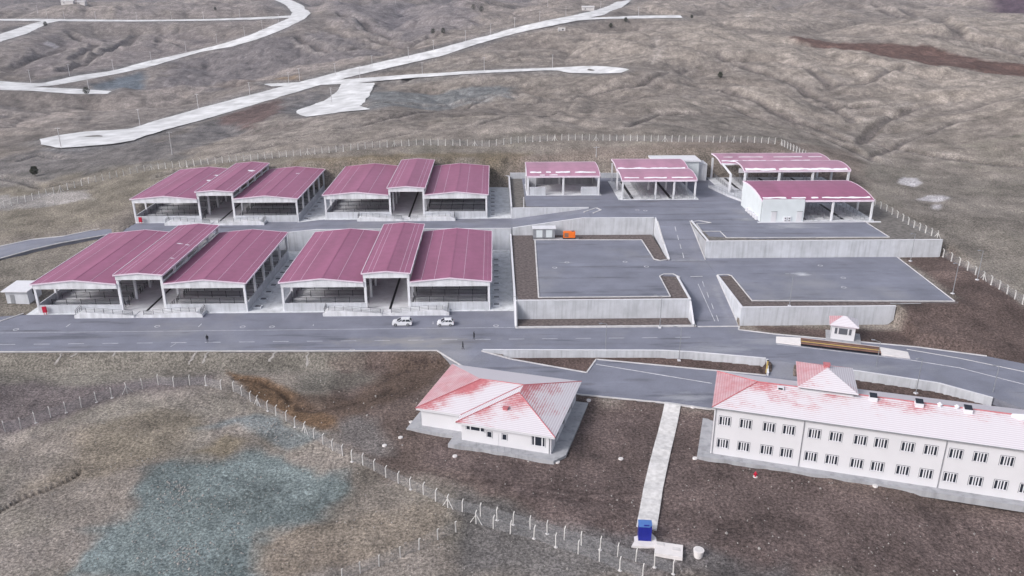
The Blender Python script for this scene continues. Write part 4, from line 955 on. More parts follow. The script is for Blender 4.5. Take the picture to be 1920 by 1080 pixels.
MB().box(f1+.05, f2-.05, .02, .14, .05, .42).build("edge_beam", "black", s); MB().box(f1+.05, f2-.05, 3.32, 3.44, .05, .5).build("edge_beam", "kerb", s)
MB().box(f1+.1, f2-.1, 1.35, 1.65, .442, .47).build("track_plate", "yellow", s)
rr_ = thing("concrete_block", "x", "block"); MB().prism([(-.45,-.25),(.45,-.25),(.45,.25),(-.45,.25)], 0, .32).build("block", "trim_white", rr_); index(rr_)
for i, px in enumerate((1541, 1578, 1615, 1650)):
    o = rr_ if i == 0 else copy_tree(rr_); q = P(px, 652 + (px-1541)*.115, 0); o.location = (*q, .0); o.rotation_euler.z = an; o['group'] = "white blocks along the weighbridge"; o['label'] = ["leftmost","second","third","rightmost"][i] + " small white block along the near side of the brown weighbridge deck"
b0 = P(1557, 634, .3); s = thing("guard_booth", "small white guard booth with snowy red hip roof beside weighbridge", "booth", (*b0, .15), an + R(-2))
MB().box(-.9, 6.0, -1.2, 4.6, -.6, .1).build("base_slab", "concrete", s)
MB().box(0, 4.6, 0, 4.0, .1, 3.4).build("wall", "white_wall", s)
for x0, x1 in ((.6,1.1),(1.4,3.1),(3.4,3.9)):
    f = MB().box(x0-.06, x1+.06, -.05, -.01, 1.3, 2.75).build("window_frame", "trim_white", s); MB().box(x0, x1, -.08, -.051, 1.36, 2.69).build("pane", "window_grey", f)
MB().box(-.04,-.01,.7,1.6,.1,2.3).build("door", "galv", s)
def facets(name, parent, faces, snows, z=0, th=.12):
    """roof facets: each starts with its two eave points"""
    me_v = []; me_f = []; uv = []; sn = []
    for (pts, sv) in zip(faces, snows):
        a, b = Vector(pts[0]), Vector(pts[1]); e = (b - a).normalized(); nn = None
        for p in pts[2:]:
            c = e.cross(Vector(p) - a)
            if c.length > .1: nn = c.normalized(); break
        up = nn.cross(e)
        if up.z < 0: up = -up
        k = len(me_v); me_v += [tuple(p) for p in pts]; me_f.append(tuple(range(k, k + len(pts))))
        for p in pts:
            r = Vector(p) - a; uv.append((r.dot(e) + k * 13.7, r.dot(up)))
            if isinstance(sv, list): sn.append(sv[len(sn) - k])
            else: sn.append(sv if not isinstance(sv, tuple) else (sv[0] if r.dot(up) < .5 else sv[1]))
    me_ = D.meshes.new(name); me_.from_pydata(me_v, [], me_f); u = me_.uv_layers.new(name="slope")
    at_ = me_.attributes.new("snow", 'FLOAT', 'POINT')
    for i, s_ in enumerate(sn): at_.data[i].value = s_
    for l_ in me_.loops: u.data[l_.index].uv = uv[l_.vertex_index]
    me_.materials.append(M["red_tile_snow"]); o = D.objects.new(name, me_); COL.objects.link(o); o.parent = parent; o.location.z = z
    md = o.modifiers.new("th", 'SOLIDIFY'); md.thickness = th; md.offset = -1; return o
def hip(x0, x1, y0, y1, z0, z1, order=None):
    w_, d_ = x1 - x0, y1 - y0; h = min(w_, d_) / 2
    if w_ >= d_: r0, r1 = (x0 + h, (y0 + y1) / 2, z1), (x1 - h, (y0 + y1) / 2, z1)
    else: r0, r1 = ((x0 + x1) / 2, y0 + h, z1), ((x0 + x1) / 2, y1 - h, z1)
    A, B, C, E_ = (x0,y0,z0), (x1,y0,z0), (x1,y1,z0), (x0,y1,z0)
    if w_ >= d_: return [[A,B,r1,r0],[B,C,r1],[C,E_,r0,r1],[E_,A,r0]]
    return [[A,B,r0],[B,C,r1,r0],[C,E_,r1],[E_,A,r0,r1]]
facets("roof", s, hip(-.6, 5.2, -.6, 4.6, 3.42, 4.8), (.5, .45, .4, -2.), 0, .1); MB().box(-.5, 5.1, -.5, 4.5, 3.2, 3.4).build("eaves", "trim_pink", s)
# ------------------------------------------------------------------ bungalow
ROT = R(-17.9); OH = (-5.9, 117.9, -1.75)
s = thing("bungalow", "white single storey house with snow dusted red hip roof", "house", OH, ROT)
W1, W2, Dp, wz = -8.3, 15.5, 19.0, 3.6
MB().prism([(W1,2.5),(0,2.5),(0,0),(W2,0),(W2,Dp),(W1,Dp)], -.6, wz).build("wall", "white_wall", s)
mb = MB(); mb.prism([(W1-2.2,.8),(-1.8,.8),(-1.8,-1.9),(W2+.9,-1.9),(W2+2.4,.4),(W2+2.4,Dp+1.5),(W1-2.2,Dp+1.5)], -.9, .1); mb.build("paved_apron", "concrete", s)
zE, rz_ = 3.75, 2.5
A,J,B_,C_,D_,E_ = (-9.1,1.8,zE),(-.8,1.8,zE),(-.8,-.7,zE),(16.3,-.7,zE),(16.3,19.8,zE),(-9.1,19.8,zE)
R1,R2,Fp = (-.15,10.8,zE+rz_),(7.75,10.8,zE+rz_),(7.75,7.9,zE+rz_-.02)
facets("roof", s, [[A,J,R2,R1],[J,B_,Fp,R2],[B_,C_,Fp],[C_,D_,R2,Fp],[D_,E_,R1,R2],[E_,A,R1]], ([.04,.46,.40,-.12],.46,[.06,.5,.02],[.34,.3,-.1,-.02],.42,-2.), 0, .15)
mb = MB(); mb.prism([(-9.0,1.9),(-.7,1.9),(-.7,-.6),(16.2,-.6),(16.2,19.7),(-9.0,19.7)], zE-.42, zE-.2); mb.build("eaves", "trim_white", s)
mb = MB()
for a, b in ((J,R2),(A,R1),(C_,Fp),(B_,Fp),(R1,R2),(R2,D_)): mb.tube(tuple(np.array(a)+(0,0,.02)), tuple(np.array(b)+(0,0,.04)), .09, 5)
mb.build("ridge_cap", "ridge_red", s)
def win(parent, x0, x1, z0, z1, panes, y=-.0, mat="glass", fr="trim_white"):
    f = MB(); fw = .1
    f.box(x0-fw, x1+fw, y-.06, y-.005, z1, z1+fw).box(x0-fw, x1+fw, y-.14, y-.005, z0-fw, z0).box(x0-fw, x0, y-.06, y-.005, z0, z1).box(x1, x1+fw, y-.06, y-.005, z0, z1)
    f.box(x0-fw-.06, x0-fw, y-.05, y-.005, z0-fw-.05, z1+fw+.05, 1).box(x1+fw, x1+fw+.06, y-.05, y-.005, z0-fw-.05, z1+fw+.05, 1).box(x0-fw, x1+fw, y-.05, y-.005, z1+fw, z1+fw+.06, 1)
    for i in range(1, len(panes)): xm = x0 + (x1 - x0) * panes[i]; f.box(xm-.09, xm+.09, y-.05, y-.005, z0, z1)
    o = f.build("window", [fr, "window_grey"], parent)
    g_ = MB()
    for i in range(len(panes)):
        a = x0 + (x1 - x0) * panes[i] + (.09 if i else 0); b = x0 + (x1 - x0) * (panes[i+1] if i + 1 < len(panes) else 1) - (.09 if i + 1 < len(panes) else 0)
        g_.box(a, b, y-.03, y-.004, z0, z1)
    g_.build("pane", mat, o); return o
win(s, .9, 4.0, 2.35, 3.05, (0, .22, .78)); win(s, 4.55, 5.3, 1.5, 2.5, (0,)); win(s, 7.2, 7.9, 1.45, 2.45, (0,)); win(s, 12.3, 14.4, 1.35, 2.95, (0, .2, .8))
MB().tube((15.2,-.1,0),(15.2,-.1,3.4),.06).build("downpipe", "galv", s); MB().box(5.8,6.5,-.05,-.01,.1,2.3).build("door", "white_wall", s)
MB().box(6.2,7.0,3.4,4.1,zE+1.0,zE+1.6).box(6.1,7.1,3.3,4.2,zE+1.6,zE+1.7).build("chimney", "ridge_red", s)
mb = MB()
for i in range(8): mb.tube((2+i*1.2,-1.6,.1),(2+i*1.2,-1.6,1.1),.03)
mb.tube((2,-1.6,1.1),(10.4,-1.6,1.1),.03).tube((2,-1.6,.6),(10.4,-1.6,.6),.025); mb.build("railing", "galv", s)
for i in range(3): MB().tube((W2+.1, 3+i*6, 0),(W2+.1,3+i*6,3.4),.06).build("downpipe", "galv", s)
for (v0,v1) in ((3,5),(8,9.2),(12,14)): MB().box(W2+.01,W2+.05,v0,v1,1.2,2.6).build("window", "glass", s)
for (v0,v1) in ((6,8),(12,14)): MB().box(W1-.05,W1-.01,v0,v1,1.2,2.6).build("window", "glass", s)
# ------------------------------------------------------------------ two storey building
OO = (35.0, 112.9, -1.75); LEN, DEP, WH = 66.0, 12.6, 8.65
s = thing("two_storey_building", "long white two storey building with snow covered red roof", "building", OO, R(-18.0))
MB().box(0, LEN, 0, DEP, -.6, WH).build("wall", "white_wall", s)
MB().box(-2.0, LEN+1, -1.5, DEP+1.2, -.9, .1).build("paved_apron", "concrete", s)
z0, z1 = WH+.12, WH+2.35
U = R(-18.0); cu, su = math.cos(U), math.sin(U)
fs = hip(-.4, LEN+.4, -.4, DEP+.4, z0, z1)
A,B_,r1,r0 = fs[0]; fa = []
nseg = 8
for i in range(nseg):
    t0, t1 = i / nseg, (i + 1) / nseg
    e0 = np.array(A)*(1-t0)+np.array(B_)*t0; e1 = np.array(A)*(1-t1)+np.array(B_)*t1; q0 = np.array(r0)*(1-t0)+np.array(r1)*t0; q1 = np.array(r0)*(1-t1)+np.array(r1)*t1
facets("roof", s, [fs[0], fs[1], fs[2], fs[3]], ([.28,.62,.2,.10], .2, .36, -2.), 0, .16)
MB().box(-.3, LEN+.3, -.3, DEP+.3, WH-.02, z0-.07).build("eaves", "trim_white", s); MB().box(-.4, LEN+.4, -.52, -.41, z0-.14, z0-.02).build("gutter", "galv", s)
mb = MB()
for a, b in ((r0,r1),(A,r0),((-.4,DEP+.4,z0),r0)): mb.tube(tuple(np.array(a)+(0,0,.02)), tuple(np.array(b)+(0,0,.04)), .1, 5)
mb.build("ridge_cap", "ridge_red", s)
def wall_u(px, py):
    d = ray(px, py); nx, ny = -math.sin(U), math.cos(U)   # wall normal direction (v axis)
    t = (nx*OO[0]+ny*OO[1]) / (nx*d[0]+ny*d[1]); x, y, z = t*d[0]-OO[0], t*d[1]-OO[1], t*d[2]+CH-OO[2]
    return x*cu+y*su, z
for row in ([(1355,831),(1394,838),(1437,843),(1474,850),(1520,856),(1559,862),(1606,869),(1645,873),(1692,882),(1736,888),(1781,895),(1829,902),(1876,909)],
            [(1359,790),(1398,796),(1442,801),(1479,806),(1527,813),(1567,819),(1613,826),(1652,830),(1702,837),(1745,844),(1792,851),(1838,857),(1888,864)]):
    us_ = [wall_u(*p)[0] for p in row]; zz_ = np.mean([wall_u(*p)[1] for p in row])
    us_ += [us_[-1] + 3.4 * k for k in range(1, 6)]
    for u in us_: win(s, u - .82, u + .82, zz_ - .72, zz_ + .72, (0, .28, .5, .75) if True else None)
for px, py in ((1503,830),(1767,868)): u = wall_u(px, py)[0]; MB().tube((u,-.08,0),(u,-.08,WH),.07).build("downpipe", "galv", s)
MB().tube((.25,-.08,0),(.25,-.08,WH),.06).build("downpipe", "galv", s)
for v in (3, 8, 13): win_ = MB().box(-.06,-.01,v-.8,v+.8,1.2,2.6).build("window", "glass", s); MB().box(-.06,-.01,v-.8,v+.8,4.6,6.0).build("window", "glass", s)
# entrance tower
MB().box(13.0, 20.9, 5.6, DEP-.01, WH, 11.3).box(13.0, 20.9, DEP+.01, 14.2, -.6, 11.3).build("tower_wall", "white_wall", s)
facets("roof", s, hip(12.4, 21.5, 5.0, 14.8, 11.65, 13.5), ([.2,.5,.2,.02], .3, .1, -2.), 0, .18); MB().box(12.6,21.3,5.2,14.6,11.31,11.5).build("eaves", "window_grey", s)
MB().box(16.4,17.3,9.9,10.8,12.9,13.8).box(16.3,17.4,9.8,10.9,13.8,13.9).build("chimney", "ridge_red", s)
def vent(u, v, big=True):
    z = z0 + (z1 - z0) * min(1, (v + .4) / 6.7)
    MB().box(u-.6, u+.6, v-.4, v+.6, z-.4, z+.55).build("roof_vent", "trim_white", s)
    MB().extr([(v-.35, z+.56),(v+.7, z+.8),(v+.7, z+.9),(v-.35, z+.66)], 'x', u-.55, u+.55).build("vent_hatch", "glass", s)
for px, py in ((1636,748),(1723,762),(1815,775)):
    q = P(px, py, OO[2] + z1 - .3); x, y = q[0]-OO[0], q[1]-OO[1]; vent(x*cu+y*su, 5.6)
for u in (33.4, 35.8): MB().tube((u, 6.1, z1-.5),(u, 6.1, z1+.25),.3, 10).tube((u,6.1,z1+.25),(u,6.1,z1+.55),.42,10,0,.1).build("turbine_vent", "trim_white", s)
q = P(1462,739,OO[2]+z1-1.3); x,y=q[0]-OO[0],q[1]-OO[1]; u=x*cu+y*su; v=-x*su+y*cu; MB().box(u-.5,u+.5,v-.4,v+.4,z0+(z1-z0)*(v+.4)/6.7-.2,z0+(z1-z0)*(v+.4)/6.7+.35).box(u-.35,u+.35,v-.43,v-.4,z0+(z1-z0)*(v+.4)/6.7,z0+(z1-z0)*(v+.4)/6.7+.3,1).build("roof_vent", ["trim_white","black"], s)
# front cross gable toward the east end
facets("roof", s, [[(45.5,-.9,z0+.1),(52,-.9,z0+.1),(44.5,4.5,z1-.3)],[(43.8,8.1,z1+.03),(39.0,-.85,z0+.03),(43.8,6,z1-.03)]][:1], (.1,), .05, .05)
MB().tube((43.5,6.2,z1-.4),(45.5,5.2,z1+.3),.55,12).build("duct", "trim_white", s)
# gate posts
for i, (px, py) in enumerate(((1437,698),(1494,701))):
    g_ = thing("gate_post", ("yellow","yellow")[i] + " striped gate post " + ("left of","right of")[i] + " the car park entrance", "post", (*P(px, py, -1.1), -1.2), 0, "gate posts at the car park entrance")
    MB().box(-.12,.12,-.12,.12,0,2.6).build("post", "yellow", g_); MB().box(-.16,.16,-.16,.16,2.61,2.75).build("post_cap", "dark_metal", g_)
# ------------------------------------------------------------------ path and things at the bottom
def gz(px, py): q = at(px, py); return q, hz(*q)
pa = [tuple(map(float, p)) for p in resample([at(1262, 757), at(1255, 790), at(1240, 850), at(1225, 915), at(1212, 992)], 36)]
mb = MB()
for a, b in zip(pa, pa[1:]):
    d = Vector((b[0]-a[0], b[1]-a[1], 0)).normalized(); n = Vector((-d.y, d.x, 0)) * 1.45
    za, zb = hz(*a) + .22, hz(*b) + .22
    mb._box([(a[0]-n.x,a[1]-n.y,za-1),(b[0]-n.x,b[1]-n.y,zb-1),(b[0]+n.x,b[1]+n.y,zb-1),(a[0]+n.x,a[1]+n.y,za-1),(a[0]-n.x,a[1]-n.y,za),(b[0]-n.x,b[1]-n.y,zb),(b[0]+n.x,b[1]+n.y,zb),(a[0]+n.x,a[1]+n.y,za)], 0)
struct(mb.build("path", "path_concrete"))
q, z = gz(1207, 1018); s = thing("concrete_slab", "white irregular concrete slab under the blue cabin", "slab", (q[0], q[1], z)); MB().prism([(-1.9,-.9),(-1.0,-.9),(1.7,-1.2),(1.9,.9),(1.3,2.2),(-1.1,2.1),(-1.3,.2)], -.5, .16).build("slab", "whitewash", s)
s = thing("portable_cabin", "dark blue portable cabin on white slab at the path end", "cabin", (q[0]+.15, q[1]+.2, z+.16), R(-6))
MB().box(-.9, .9, 0, 1.5, 0, 2.3).build("wall", "blue_paint", s); MB().prism([(-.95,-.05),(.6,-.05),(.95,.3),(.95,1.55),(-.95,1.55)], 2.31, 2.42).build("roof", "blue_light", s); MB().box(-.2,.5,.1,.3,2.43,2.5).build("roof_vent", "blue_paint", s); MB().box(.91,.95,.4,1.2,.1,2.1).build("door","blue_light",s)
q, z = gz(1253, 1042); s = thing("concrete_tank", "white concrete tank lid with hatches right of the blue cabin", "tank", (q[0], q[1], z), R(-14))
MB().prism([(-1.9,-.5),(1.9,-.7),(1.9,2.0),(-1.9,2.0)], -.6, .55).build("tank_body", "whitewash", s); MB().box(-1.7,-.7,1.2,1.8,.56,.64).build("hatch", "white_pale", s); MB().box(.5,1.5,.5,1.2,.56,.64).build("hatch", "white_pale", s)
q, z = gz(1310, 1046); s = thing("concrete_ring", "round white concrete ring standing beside the tank", "manhole ring", (q[0], q[1]+.3, z)); MB().tube((0,0,-.2),(0,0,1.1),.55,16,0,.75).build("ring","whitewash",s); MB().tube((0,0,1.11),(0,0,1.14),.55,16).build("lid","white_pale",s)
# manhole lids
mh = thing("manhole_cover", "x", "manhole"); MB().tube((0,0,-.3),(0,0,.14),.4,14).build("ring","whitewash",mh); MB().tube((0,0,.141),(0,0,.17),.32,14).build("lid","white_pale",mh); index(mh)
mhl = [(1104,751,"near the right rear corner of the bungalow"),(771,792,"left of the bungalow's front corner"),(853,856,"below the bungalow's paved corner"),(1045,867,"below the bungalow's right front corner"),
 (1164,861,"between bungalow and concrete path"),(1303,860,"at the left front corner of the two storey building"),(1299,764,"on the car park kerb near the path"),(1641,912,"before the middle of the two storey building"),
 (1894,754,"in dark soil behind the two storey building"),(751,821,"in dark soil, upper one left of bungalow"),(721,836,"in dark soil, leftmost by the brown heap")]
for i, (px, py, lab) in enumerate(mhl):
    o = mh if i == 0 else copy_tree(mh); q = at(px, py); o.location = (q[0], q[1], hz(*q) + .02); o['label'] = "round white manhole cover " + lab; o['group'] = "round manhole covers in the soil"
q = at(1416, 894); s = thing("fire_hydrant", "small red hydrant in the soil before the two storey building", "hydrant", (q[0], q[1], hz(*q))); MB().tube((0,0,0),(0,0,.7),.16,8).tube((0,0,.7),(0,0,.95),.18,8,0,.05).box(-.3,.3,-.08,.08,.4,.55).build("hydrant_body","red_paint",s); MB().tube((0,0,-.1),(0,0,.06),.35,10).build("base","whitewash",s)
# ------------------------------------------------------------------ fences
pm = MB(); pm.box(-.065,.065,-.065,.065,-.3,1.85); pm.bar((0,0,1.82),(0,.34,2.14),.12,.12); pm_mesh = pm.mesh("post", "post")
pf = MB(); pf.box(-.1,.1,-.1,.1,-.3,1.95); pf.bar((0,0,1.92),(0,.38,2.3),.17,.17); pf_mesh = pf.mesh("post", "post")
bm_ = MB(); bm_.prism([(-.26,-.1),(-.1,-.22),(.2,-.2),(.28,.05),(.12,.2),(-.2,.16)],-.3,.07); bm_mesh = bm_.mesh("footing", "white_pale")
br = MB(); br.bar((0,0,1.6),(1.0,0,-.1),.1,.1); br.bar((0,0,1.6),(-1.0,0,-.1),.1,.1); br_mesh = br.mesh("brace", "post")
def fence(label, pts, lean=0, every=9, brace0=4, foot=.3, skipz=None):
    b0 = pts[0]; z0_ = hz(*b0); t = thing("wire_fence", label, "fence", (b0[0], b0[1], z0_), 0, "wire fences on concrete posts")
    n = len(pts); V_ = MB(); zs_ = [hz(*p) for p in pts]
    for i, p in enumerate(pts):
        a = pts[max(i-1,0)]; b = pts[min(i+1,n-1)]; an_ = math.atan2(b[1]-a[1], b[0]-a[0])
        lp = (p[0]-b0[0], p[1]-b0[1], zs_[i]-z0_)
        o = inst(pf_mesh if lean else pm_mesh, "post", t, lp, an_ + lean); o.rotation_euler.x = random.uniform(-.03,.03); o.rotation_euler.y = random.uniform(-.04,.04)
        if random.random() < foot: inst(bm_mesh, "footing", t, lp, an_)
        if i % every == brace0: inst(br_mesh, "brace", t, lp, an_)
        if i < n-1:
            q = pts[i+1]; lq = (q[0]-b0[0], q[1]-b0[1], zs_[i+1]-z0_)
            V_.face([(lp[0],lp[1],lp[2]+.05),(lq[0],lq[1],lq[2]+.05),(lq[0],lq[1],lq[2]+1.9),(lp[0],lp[1],lp[2]+1.9)])
    V_.build("wire_mesh", "wire_veil", t, recalc=False); return t
def spaced(px, step=2.6):
    w_ = [at(*p) for p in px]; L = sum(math.dist(a, b) for a, b in zip(w_, w_[1:])); n = max(2, int(L / step) + 1)
    return [tuple(map(float, p)) for p in resample(w_, n)]
def bypx(px, n): return [at(*p) for p in resample(px, n)]
fence("rear fence stretch on the west slope, left of the halls", bypx([(-30,402),(0,392),(30,383),(80,370),(160,346),(220,332)], 20), math.pi, 9, 2)
fence("rear fence stretch curving up behind the rear left hall", bypx([(232,329),(290,318),(340,313),(420,305),(500,298),(580,290),(644,284)], 32), math.pi, 11, 4)
fence("rear fence stretch behind the rear right hall", bypx([(658,282),(700,277),(793,272),(860,273),(917,275),(973,267),(1040,264)], 29), math.pi, 11, 6)
fence("rear fence stretch behind the shelter and canopies", bypx([(1053,263),(1073,263),(1150,264),(1240,265),(1280,266),(1403,267),(1453,270)], 32), math.pi, 10, 5)
fence("rear fence corner stretch falling behind the high canopy", bypx([(1465,273),(1487,283),(1513,297),(1540,316)], 15), math.pi, 30, 0)
fence("east fence stretch right of the white panel building", bypx([(1640,387),(1659,396),(1686,412),(1714,429),(1757,448)], 12), math.pi, 30, 11)
fence("east fence stretch beyond the right car park", bypx([(1768,482),(1784,490),(1826,514),(1855,532),(1881,547),(1910,566),(1960,600)], 14), math.pi, 8, 5)
fence("lower left fence stretch climbing to the corner post", bypx([(10,810),(47,803),(78,788),(108,779),(141,769),(169,758),(198,750),(237,738),(267,730),(295,721),(316,726),(344,723),(370,722),(398,724),(415,731)], 15), 0, 9, 8, .35)
fence("diagonal fence stretch beside the brown soil heap", [at(*p) for p in [(438,734),(454,742),(470,753),(483,761),(502,771),(518,780),(537,790),(553,801),(572,812),(589,823),(606,834),(624,845),(643,855)]], 0, 5, 3, .35)
fence("diagonal fence stretch below the bungalow down to the cabin", [at(*p) for p in [(660,866),(681,873),(702,883),(724,896),(747,907),(770,918),(794,928),(817,940),(840,952),(867,960),(901,968),(932,976),(962,984),(994,993),(1026,1001),(1058,1012),(1090,1023),(1125,1031),(1158,1044),(1192,1053),(1227,1064),(1262,1077)]], 0, 30, 8, .35)
fence("inner fence stretch running right below the diagonal fence", [at(*p) for p in [(893,982),(925,991),(957,1001),(1001,1010),(1042,1026),(1084,1039),(1124,1053),(1162,1070),(1205,1084)]], 0, 20, 0, .3)
fence("inner fence branch running to the bottom edge left of the cabin", [at(*p) for p in [(855,998),(821,1012),(786,1031),(751,1046),(711,1062),(676,1075),(642,1088)]], 0, 20, 30, .4)
# ------------------------------------------------------------------ utility poles
up = thing("utility_pole", "x", "pole"); MB().tube((0,0,-.5),(0,0,8.6),.2,7,0,.12).build("pole","pole",up); MB().box(-1.1,1.1,-.08,.08,8.2,8.36).build("crossarm","pole",up); index(up)
pts = [(71,25),(89,35),(121,36),(180,37),(257,38),(322,37),(382,37),(450,33),(58,155),(131,143),(213,133),(284,117),(349,97),(407,82),(459,68),(523,43),(492,55),(167,170),(115,278),(263,237),(372,204),(469,180),(542,160),(562,152),(629,142),(622,193),(323,290),
 (698,126),(766,110),(813,97),(873,78),(920,64),(965,52),(1012,40),(1061,30),(1126,18),(1197,32),(792,140),(908,132),(1036,127),(675,147),(742,7),(1027,13),(1106,35),(1134,328)]
POLE = {(167,170):"utility pole below the far left road fork, next to the dark round tree",(115,278):"utility pole standing in front of the left turning circle",
 (622,193):"utility pole beside the short white side spur",(323,290):"utility pole on the slope between left turning circle and rear fence",(742,7):"utility pole at the top edge of the photo, left of centre",
 (1027,13):"utility pole above the main far road near its far end",(1106,35):"utility pole where the upper right track leaves the main road",(1197,32):"utility pole midway along the upper right track",
 (1134,328):"tall pole with crossarm directly behind the gap between shelter and canopy"}
ORD = "first second third fourth fifth sixth seventh eighth ninth tenth eleventh twelfth thirteenth fourteenth fifteenth".split()
for lab, row in (("utility pole from the left along the straight upper left track", [(71,25),(89,35),(121,36),(180,37),(257,38),(322,37),(382,37),(450,33)]),
    ("utility pole from the left along the far left gravel road", [(58,155),(131,143),(213,133),(284,117),(349,97),(407,82),(459,68),(492,55),(523,43)]),
    ("utility pole from the left turning circle along the main far road", [(263,237),(372,204),(469,180),(542,160),(562,152),(629,142),(698,126),(766,110),(813,97),(873,78),(920,64),(965,52),(1012,40),(1061,30),(1126,18)]),
    ("utility pole from the left along the spur road to the far turning circle", [(675,147),(792,140),(908,132),(1036,127)])):
    for k_, p_ in enumerate(row): POLE[p_] = ORD[k_] + " " + lab
for i, (px, py) in enumerate(pts):
    q = at(px, py); o = up if i == 0 else copy_tree(up); o.location = (q[0], q[1], hz(*q)); o.rotation_euler.z = random.uniform(-.4,.4)
    o['group'] = "utility poles along the roads"
    if (px,py) == (1134,328): o.location = (34.8, 272.5, 9.5); o.scale = (1,1,1.1)
    o['label'] = POLE[(px,py)]
# lamp posts near
lp = thing("street_lamp", "x", "lamp"); MB().tube((0,0,0),(0,0,7.2),.09,6,0,.06).tube((0,0,7.2),(-1.1,0,7.5),.05,5).build("pole","galv",lp); MB().box(-1.7,-1.0,-.13,.13,7.45,7.58).build("lamp_head","galv",lp); MB().box(-.3,.3,-.3,.3,-.3,.2).build("footing","trim_white",lp); index(lp)
for i, (px, py, z, lab) in enumerate([(1480,574,4.3,"on the strip before the right car park"),(1786,551,None,"in brown soil beside the right car park corner"),(1832,525,None,"by the east fence"),(1707,490,None,"at the foot of the tall pale wall's east end"),
    (1237,614,.1,"at the road edge below the left car park"),(970,614,.1,"at the wall corner beside the front right hall"),(1135,668,-1.3,"below the parapet wall before the lower car park"),(1717,738,None,"behind the middle of the two storey building"),(1640,704,None,"behind the tower of the two storey building"),(1858,752,None,"behind the east part of the two storey building"),(1273,676,-1.3,"below the parapet wall, right one")]):
    o = lp if i == 0 else copy_tree(lp)
    q = P(px, py, z) if z is not None else at(px, py); o.location = (*q, z if z is not None else hz(*q)); o.rotation_euler.z = random.uniform(-.5,.5); o['label'] = "slender grey street lamp " + lab; o['group'] = "street lamps around the yard"
# ------------------------------------------------------------------ shrubs and little trees
def shrub(px, py, h, lab):
    q = at(px, py); t = thing("tree", lab, "tree", (q[0], q[1], hz(*q)), 0, "lone trees on the hills"); rnd = random.Random(px)
    MB().tube((0,0,-.3),(0,0,h*.5),.14,6,0,.07).tube((0,0,h*.3),(.4,.1,h*.7),.06,5,0,.03).tube((0,0,h*.35),(-.4,.2,h*.65),.06,5,0,.03).build("trunk","bark",t)
    mb = MB()
    for k in range(420):
        a = rnd.uniform(0, 6.28); rr = h*.42*rnd.random()**.5; zz_ = h*rnd.uniform(.2, 1); rr *= (1.15 - abs(zz_/h-.55)*1.5)
        c = Vector((rr*math.cos(a), rr*math.sin(a), zz_)); u = Vector((rnd.gauss(0,1),rnd.gauss(0,1),rnd.gauss(0,1))).normalized()*.22; v = u.orthogonal().normalized()*.2
        mb.face([c-u, c+v, c+u, c-v])
    mb.build("crown","leaf",t, recalc=False)
for a in [(163,178,5,"dark round tree beside the left gravel road fork"),(86,50,5,"dark bush left of the upper left road bend"),(888,20,6,"dark tree in the upper middle, left of a pair"),(903,24,6,"dark tree in the upper middle, right of a pair"),
          (812,65,5,"dark shrub above the main far road, left of two"),(831,64,5,"dark shrub above the main far road, right of two"),(1145,53,4,"small dark shrub below the upper right track"),(1173,42,4,"small dark shrub touching the upper right track"),(1297,35,3,"tiny dark shrub on the upper hill"),(1350,147,3.5,"small dark shrub on the right hillside"),(66,330,3.5,"dark bush behind the rear fence at far left"),(404,20,4,"tiny dark tree above the straight upper track")]: shrub(*a)
# far small buildings
for px, py, w_, lab in ((1103,20,12,"tiny white building beside the far end of the main road"),(126,8,14,"tiny grey building at the top left edge"),(152,9,9,"tiny pale building right of the grey one at the top left")):
    q = at(px, py); t = thing("small_building", lab, "building", (q[0], q[1], hz(*q))); MB().box(-w_/2,w_/2,0,6,-1,3.4).build("wall","white_pale",t); MB().extr([(-.5,3.42),(6.5,3.42),(3,4.6)],'x',-w_/2-.4,w_/2+.4).build("roof","kerb",t); MB().box(-w_/4-.6,-w_/4+.6,-.06,-.01,1,2.2).build("window","window_grey",t)
q = at(1053, 58); t = thing("concrete_culvert", "white concrete culvert mouth below the main far road", "culvert", (q[0], q[1], hz(*q))); MB().box(-3,3,0,.6,-.5,2.6).box(-3,-2.5,-2,0,-.5,1.5).build("headwall","white_pale",t); MB().tube((1,-.1,1),(1,.05,1),.7,14).build("pipe_mouth","black",t)
# stones scattered: uncountable
mb = MB(); rnd = random.Random(11)
for k in range(1500):
    px, py = rnd.uniform(-40, 1960), rnd.uniform(700, 1090)
    if k % 4 == 0: px, py = rnd.uniform(240, 480), rnd.uniform(860, 1070)
    q = P(px, py, -2.6 if px > 640 else -3.3); mb_q = q; 
    mb.v.append((q[0], q[1], rnd.uniform(.05, .15) * (1.8 if rnd.random() < .06 else 1)))
for cx_, cy_ in ((320,932),(330,915),(342,1040),(350,1025),(500,800),(520,815)):
    for k in range(26):
        q = P(cx_ + rnd.gauss(0, 14), cy_ + rnd.gauss(0, 8), -3.6); mb.v.append((q[0], q[1], rnd.uniform(.08, .2)))
pp = np.array(mb.v); hh = H(pp[:,0], pp[:,1], True); ok = hh[1] > 1.0
loc_off = []
for (x0_, y0_, r_), zz_, k_ in zip(pp, hh[0], ok):
    u_ = ((x0_-OO[0])*cu+(y0_-OO[1])*su, -(x0_-OO[0])*su+(y0_-OO[1])*cu); hu = ((x0_-OH[0])*cu+(y0_-OH[1])*su, -(x0_-OH[0])*su+(y0_-OH[1])*cu)
    if k_ and not (-2 < u_[0] < 67 and -1.6 < u_[1] < 18) and not (-11 < hu[0] < 19 and -2 < hu[1] < 21): loc_off.append((x0_, y0_, zz_, r_))
mb = MB()
